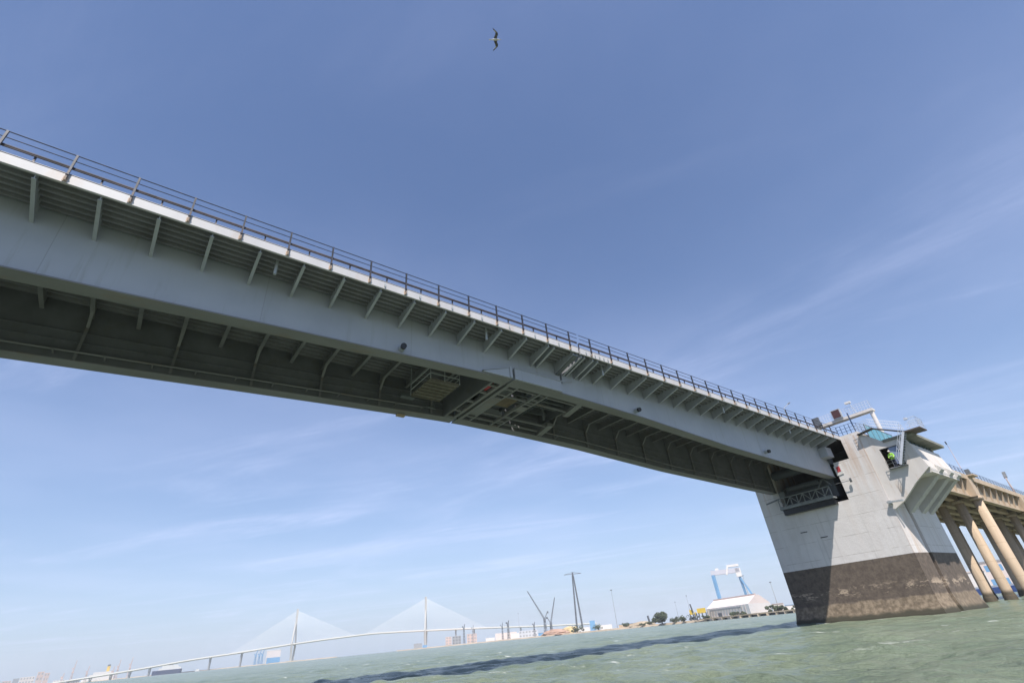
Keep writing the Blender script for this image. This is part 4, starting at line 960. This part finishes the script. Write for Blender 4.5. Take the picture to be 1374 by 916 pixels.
# --- ships
def ship(pxa, pxb, Rr, hullm, label, funnel=None, hh=14, sup=12):
    a = XY(pxa, Rr); b = XY(pxb, Rr); d = (b-a).normalized(); n = Vector((-d.y, d.x)); L_ = (b-a).length; c = (a+b)/2
    t = thing('ship', (c.x,c.y,WATER), label, 'ship'); w = L_*.08
    pl = [a, a+d*L_*.12+n*w, b-d*L_*.05+n*w, b, b-d*L_*.05-n*w, a+d*L_*.12-n*w]
    m = MB(); m.prism([tuple(p) for p in pl], WATER-.5, WATER+hh); m.build('hull', hullm, t)
    for k, (f0, f1, z0, z1) in enumerate(((.2,.95,0,sup*.5),(.3,.85,sup*.5,sup))):
        pl = [a+d*L_*f0+n*w*.8, a+d*L_*f1+n*w*.8, a+d*L_*f1-n*w*.8, a+d*L_*f0-n*w*.8]; MB().prism([tuple(p) for p in pl], WATER+hh+z0+.01, WATER+hh+z1).build('superstructure', white_m, t)
    if funnel: 
        p = a+d*L_*.72; MB().box(p.x-5,p.x+5,p.y-5,p.y+5,WATER+hh+sup,WATER+hh+sup+18).build('funnel', funnel, t); MB().box(p.x-5,p.x+5,p.y-5,p.y+5,WATER+hh+sup+18.01,WATER+hh+sup+24).build('funnel_cap', darkgrey, t)
ship(110, 155, 3020, white_m, 'large white ferry with yellow funnel behind the far bridge approach', yellow_m, 16, 16)
ship(204, 244, 2560, mat('navy hull', (.03,.04,.10), .5), 'dark hulled ship with white upperworks below the far bridge approach', None, 14, 14)
ship(262, 268, 2450, white_m, 'tiny white boat at the far shore', None, 3, 4)
# beyond the viaduct columns
fb_('dockside_hall', 1287, 1330, 13, 520, 20, white_m, 'white hall seen between the viaduct columns beyond the water', 'building', roof=warm_white)
fb_('blue_hall', 1328, 1374+40, 22, 640, 30, warm_white, 'tall pale hall with blue panels seen right between the viaduct columns', 'building', wins=2, wmat=blue_m, roof=midgrey)
bt = thing('moored_boat', (*XY(1330, 440), WATER), 'long blue hulled boat moored behind the viaduct columns', 'boat')
a = XY(1290, 450); b = XY(1374, 430); m = MB(); m.bar((a.x,a.y,WATER+1.6),(b.x,b.y,WATER+1.6),5,3.4); m.build('hull', mat('blue hull', (.05,.10,.30), .5), bt)
m = MB(); m.bar((a.x,a.y,WATER+3.8),(b.x,b.y,WATER+3.8),4,1); m.build('cabin', white_m, bt)

# ------------------------------------------------------------------ worker in the window
def worker():
    t = thing('person', (64.98, 16.0, 12.2), 'worker in fluorescent green jacket leaning on the control house balcony rail', 'person')
    b = Vector((0,0,0)); V = []; E = []; Rd = []
    def vtx(p, r, par=None):
        V.append(p); Rd.append(r); i = len(V)-1
        if par is not None: E.append((par, i))
        return i
    hip = vtx((0,0,.95), (.15,.13)); be = vtx((-.03,0,1.15), (.14,.12), hip); ch = vtx((-.10,0,1.38), (.17,.13), be); nk = vtx((-.17,0,1.52), (.06,.06), ch); hd = vtx((-.22,0,1.64), (.09,.10), nk); tp = vtx((-.24,0,1.74), (.07,.08), hd)
    for s in (-1,1):
        a = vtx((-.10,.19*s,1.42), (.065,.065), ch); c = vtx((-.12,.25*s,1.16), (.05,.05), a); d = vtx((-.34,.20*s,1.02), (.038,.038), c); vtx((-.44,.17*s,1.0), (.035,.03), d)
        a = vtx((0,.10*s,.88), (.10,.10), hip); c = vtx((-.03,.11*s,.48), (.065,.065), a); d = vtx((.01,.12*s,.08), (.045,.05), c); vtx((-.14,.12*s,.03), (.04,.035), d)
    me = bpy.data.meshes.new('body'); me.from_pydata(V, E, []); o = bpy.data.objects.new('body', me); COL.objects.link(o)
    o.modifiers.new('skin', 'SKIN'); 
    if not me.skin_vertices: bpy.context.view_layer.update()
    sv = me.skin_vertices[0].data
    for i, r in enumerate(Rd): sv[i].radius = r
    sv[0].use_root = True
    sb = o.modifiers.new('sub', 'SUBSURF'); sb.levels = 2; sb.render_levels = 2
    bpy.context.view_layer.update(); dg = bpy.context.evaluated_depsgraph_get(); nm = bpy.data.meshes.new_from_object(o.evaluated_get(dg)); bpy.data.objects.remove(o)
    body = bpy.data.objects.new('body', nm); COL.objects.link(body); body.parent = t; nm.materials.clear(); nm.materials.append(skin_m); nm.materials.append(cloth_dk)
    for p in nm.polygons:
        p.use_smooth = True; p.material_index = 1 if p.center.z < .95 else 0
    # jacket: offset shell of the torso and arms
    bm = bmesh.new(); bm.from_mesh(nm); bm.normal_update(); kill = [f for f in bm.faces if not (.86 < f.calc_center_median().z < 1.50 and f.calc_center_median().x > -.38)]
    bmesh.ops.delete(bm, geom=kill, context='FACES'); bm.normal_update()
    for v in bm.verts: v.co += v.normal*.022
    jm = bpy.data.meshes.new('jacket'); bm.to_mesh(jm); bm.free(); jm.materials.clear(); jm.materials.append(hivis)
    for p in jm.polygons: p.material_index = 0
    j = bpy.data.objects.new('jacket', jm); COL.objects.link(j); j.parent = t
    s = j.modifiers.new('th', 'SOLIDIFY'); s.thickness = .01
    MB().box(64.98-.30,64.98+.16,15.82,16.18,13.36,13.41).build('reflective_band', mat('reflective tape', (.6,.6,.58), .4), t)
    MB().lath((64.98-.235,16.0,12.2+1.70),[(.115,-.02),(.11,.04),(.08,.10),(.02,.125)],14).build('helmet', white_m, t)
worker()

# ------------------------------------------------------------------ gull overhead
def gull():
    r = ray(664.5, 53.5); r = r/np.linalg.norm(r); c = Vector(r)*33.0
    t = thing('seagull', c, 'seagull gliding high overhead with dark wings and pale body', 'bird')
    X = Vector(M[:, 0]); Y = Vector(M[:, 1]); F = Vector(r)
    fwd = (X - F*X.dot(F)).normalized(); side = F.cross(fwd).normalized()   # span runs up the picture, belly to the viewer
    up = F
    def pt(a, s, u): return (fwd*a*1.05 + side*s*.86 + up*u)*.80
    # continuous body + wings
    vs = []; fs = []; n = 10
    prof = [(.36,.004),(.32,.02),(.26,.042),(.18,.05),(.10,.075),(0,.085),(-.10,.07),(-.20,.045),(-.28,.03),(-.38,.035),(-.44,.01)]
    for a, rr in prof:
        for i in range(n):
            th = i/n*2*math.pi; vs.append(pt(a, math.cos(th)*rr*(1.4 if a < -.3 else 1), math.sin(th)*rr*(.3 if a < -.3 else .9)))
    for k in range(len(prof)-1): fs += [(k*n+i, k*n+(i+1) % n, (k+1)*n+(i+1) % n, (k+1)*n+i) for i in range(n)]
    me = MB(); me.add(vs, fs)
    def wing(sg):
        st = [(0.03,.13,-.10,0),(.20,.13,-.07,.05),(.36,.20,.0,.09),(.50,.17,.02,.08),(.66,.02,-.10,.04),(.80,-.12,-.17,.0)]
        w = MB(); o = []
        for s, le, tr, u in st:
            o += [pt(le, sg*s, u+.012), pt((le+tr)/2, sg*s, u+.03), pt(tr, sg*s, u), pt((le+tr)/2, sg*s, u+.005)]
        f = []
        for k in range(len(st)-1):
            for i in range(4): f.append((k*4+i, k*4+(i+1) % 4, (k+1)*4+(i+1) % 4, (k+1)*4+i))
        f += [(0,1,2,3), (len(o)-4, len(o)-3, len(o)-2, len(o)-1)]
        return w.add(o, f)
    body = MB(); body.add(vs, fs)
    for sg in (-1,1):
        w = wing(sg); body.add(w.v, w.f)
    body.v = [tuple(Vector(p)+c) for p in body.v]
    ob = body.build('body', feather_w, t, smooth=True); ob.data.materials.append(feather_g); nb = 10*(len(prof)-1)
    for p in ob.data.polygons:
        if p.index >= nb:
            q = Vector(p.center); s = abs(q.dot(side)); p.material_index = 0 if (q.dot(fwd) < .03 and .2 < s < .42) else 1
    b = MB(); b.v = []; b.tube(c+pt(.35,0,0), c+pt(.42,0,-.01), .012, 6, .003); b.build('beak', yellow_m, t)
gull()

# ------------------------------------------------------------------ air
hm = bpy.data.materials.new('air'); hm.use_nodes = True; t = hm.node_tree; t.nodes.clear()
o_ = N(t, 'ShaderNodeOutputMaterial'); pv = N(t, 'ShaderNodeVolumePrincipled'); pv.inputs['Color'].default_value = (.88,.95,1.0,1); pv.inputs['Density'].default_value = .00012; pv.inputs['Anisotropy'].default_value = 0.0
L(t, pv.outputs[0], o_.inputs['Volume'])
hb = MB(); hb.box(-7050,7050,-7050,7050,WATER-6,215); ho = hb.build('haze', hm); tag(ho, kind='stuff')
S.cycles.volume_bounces = 0
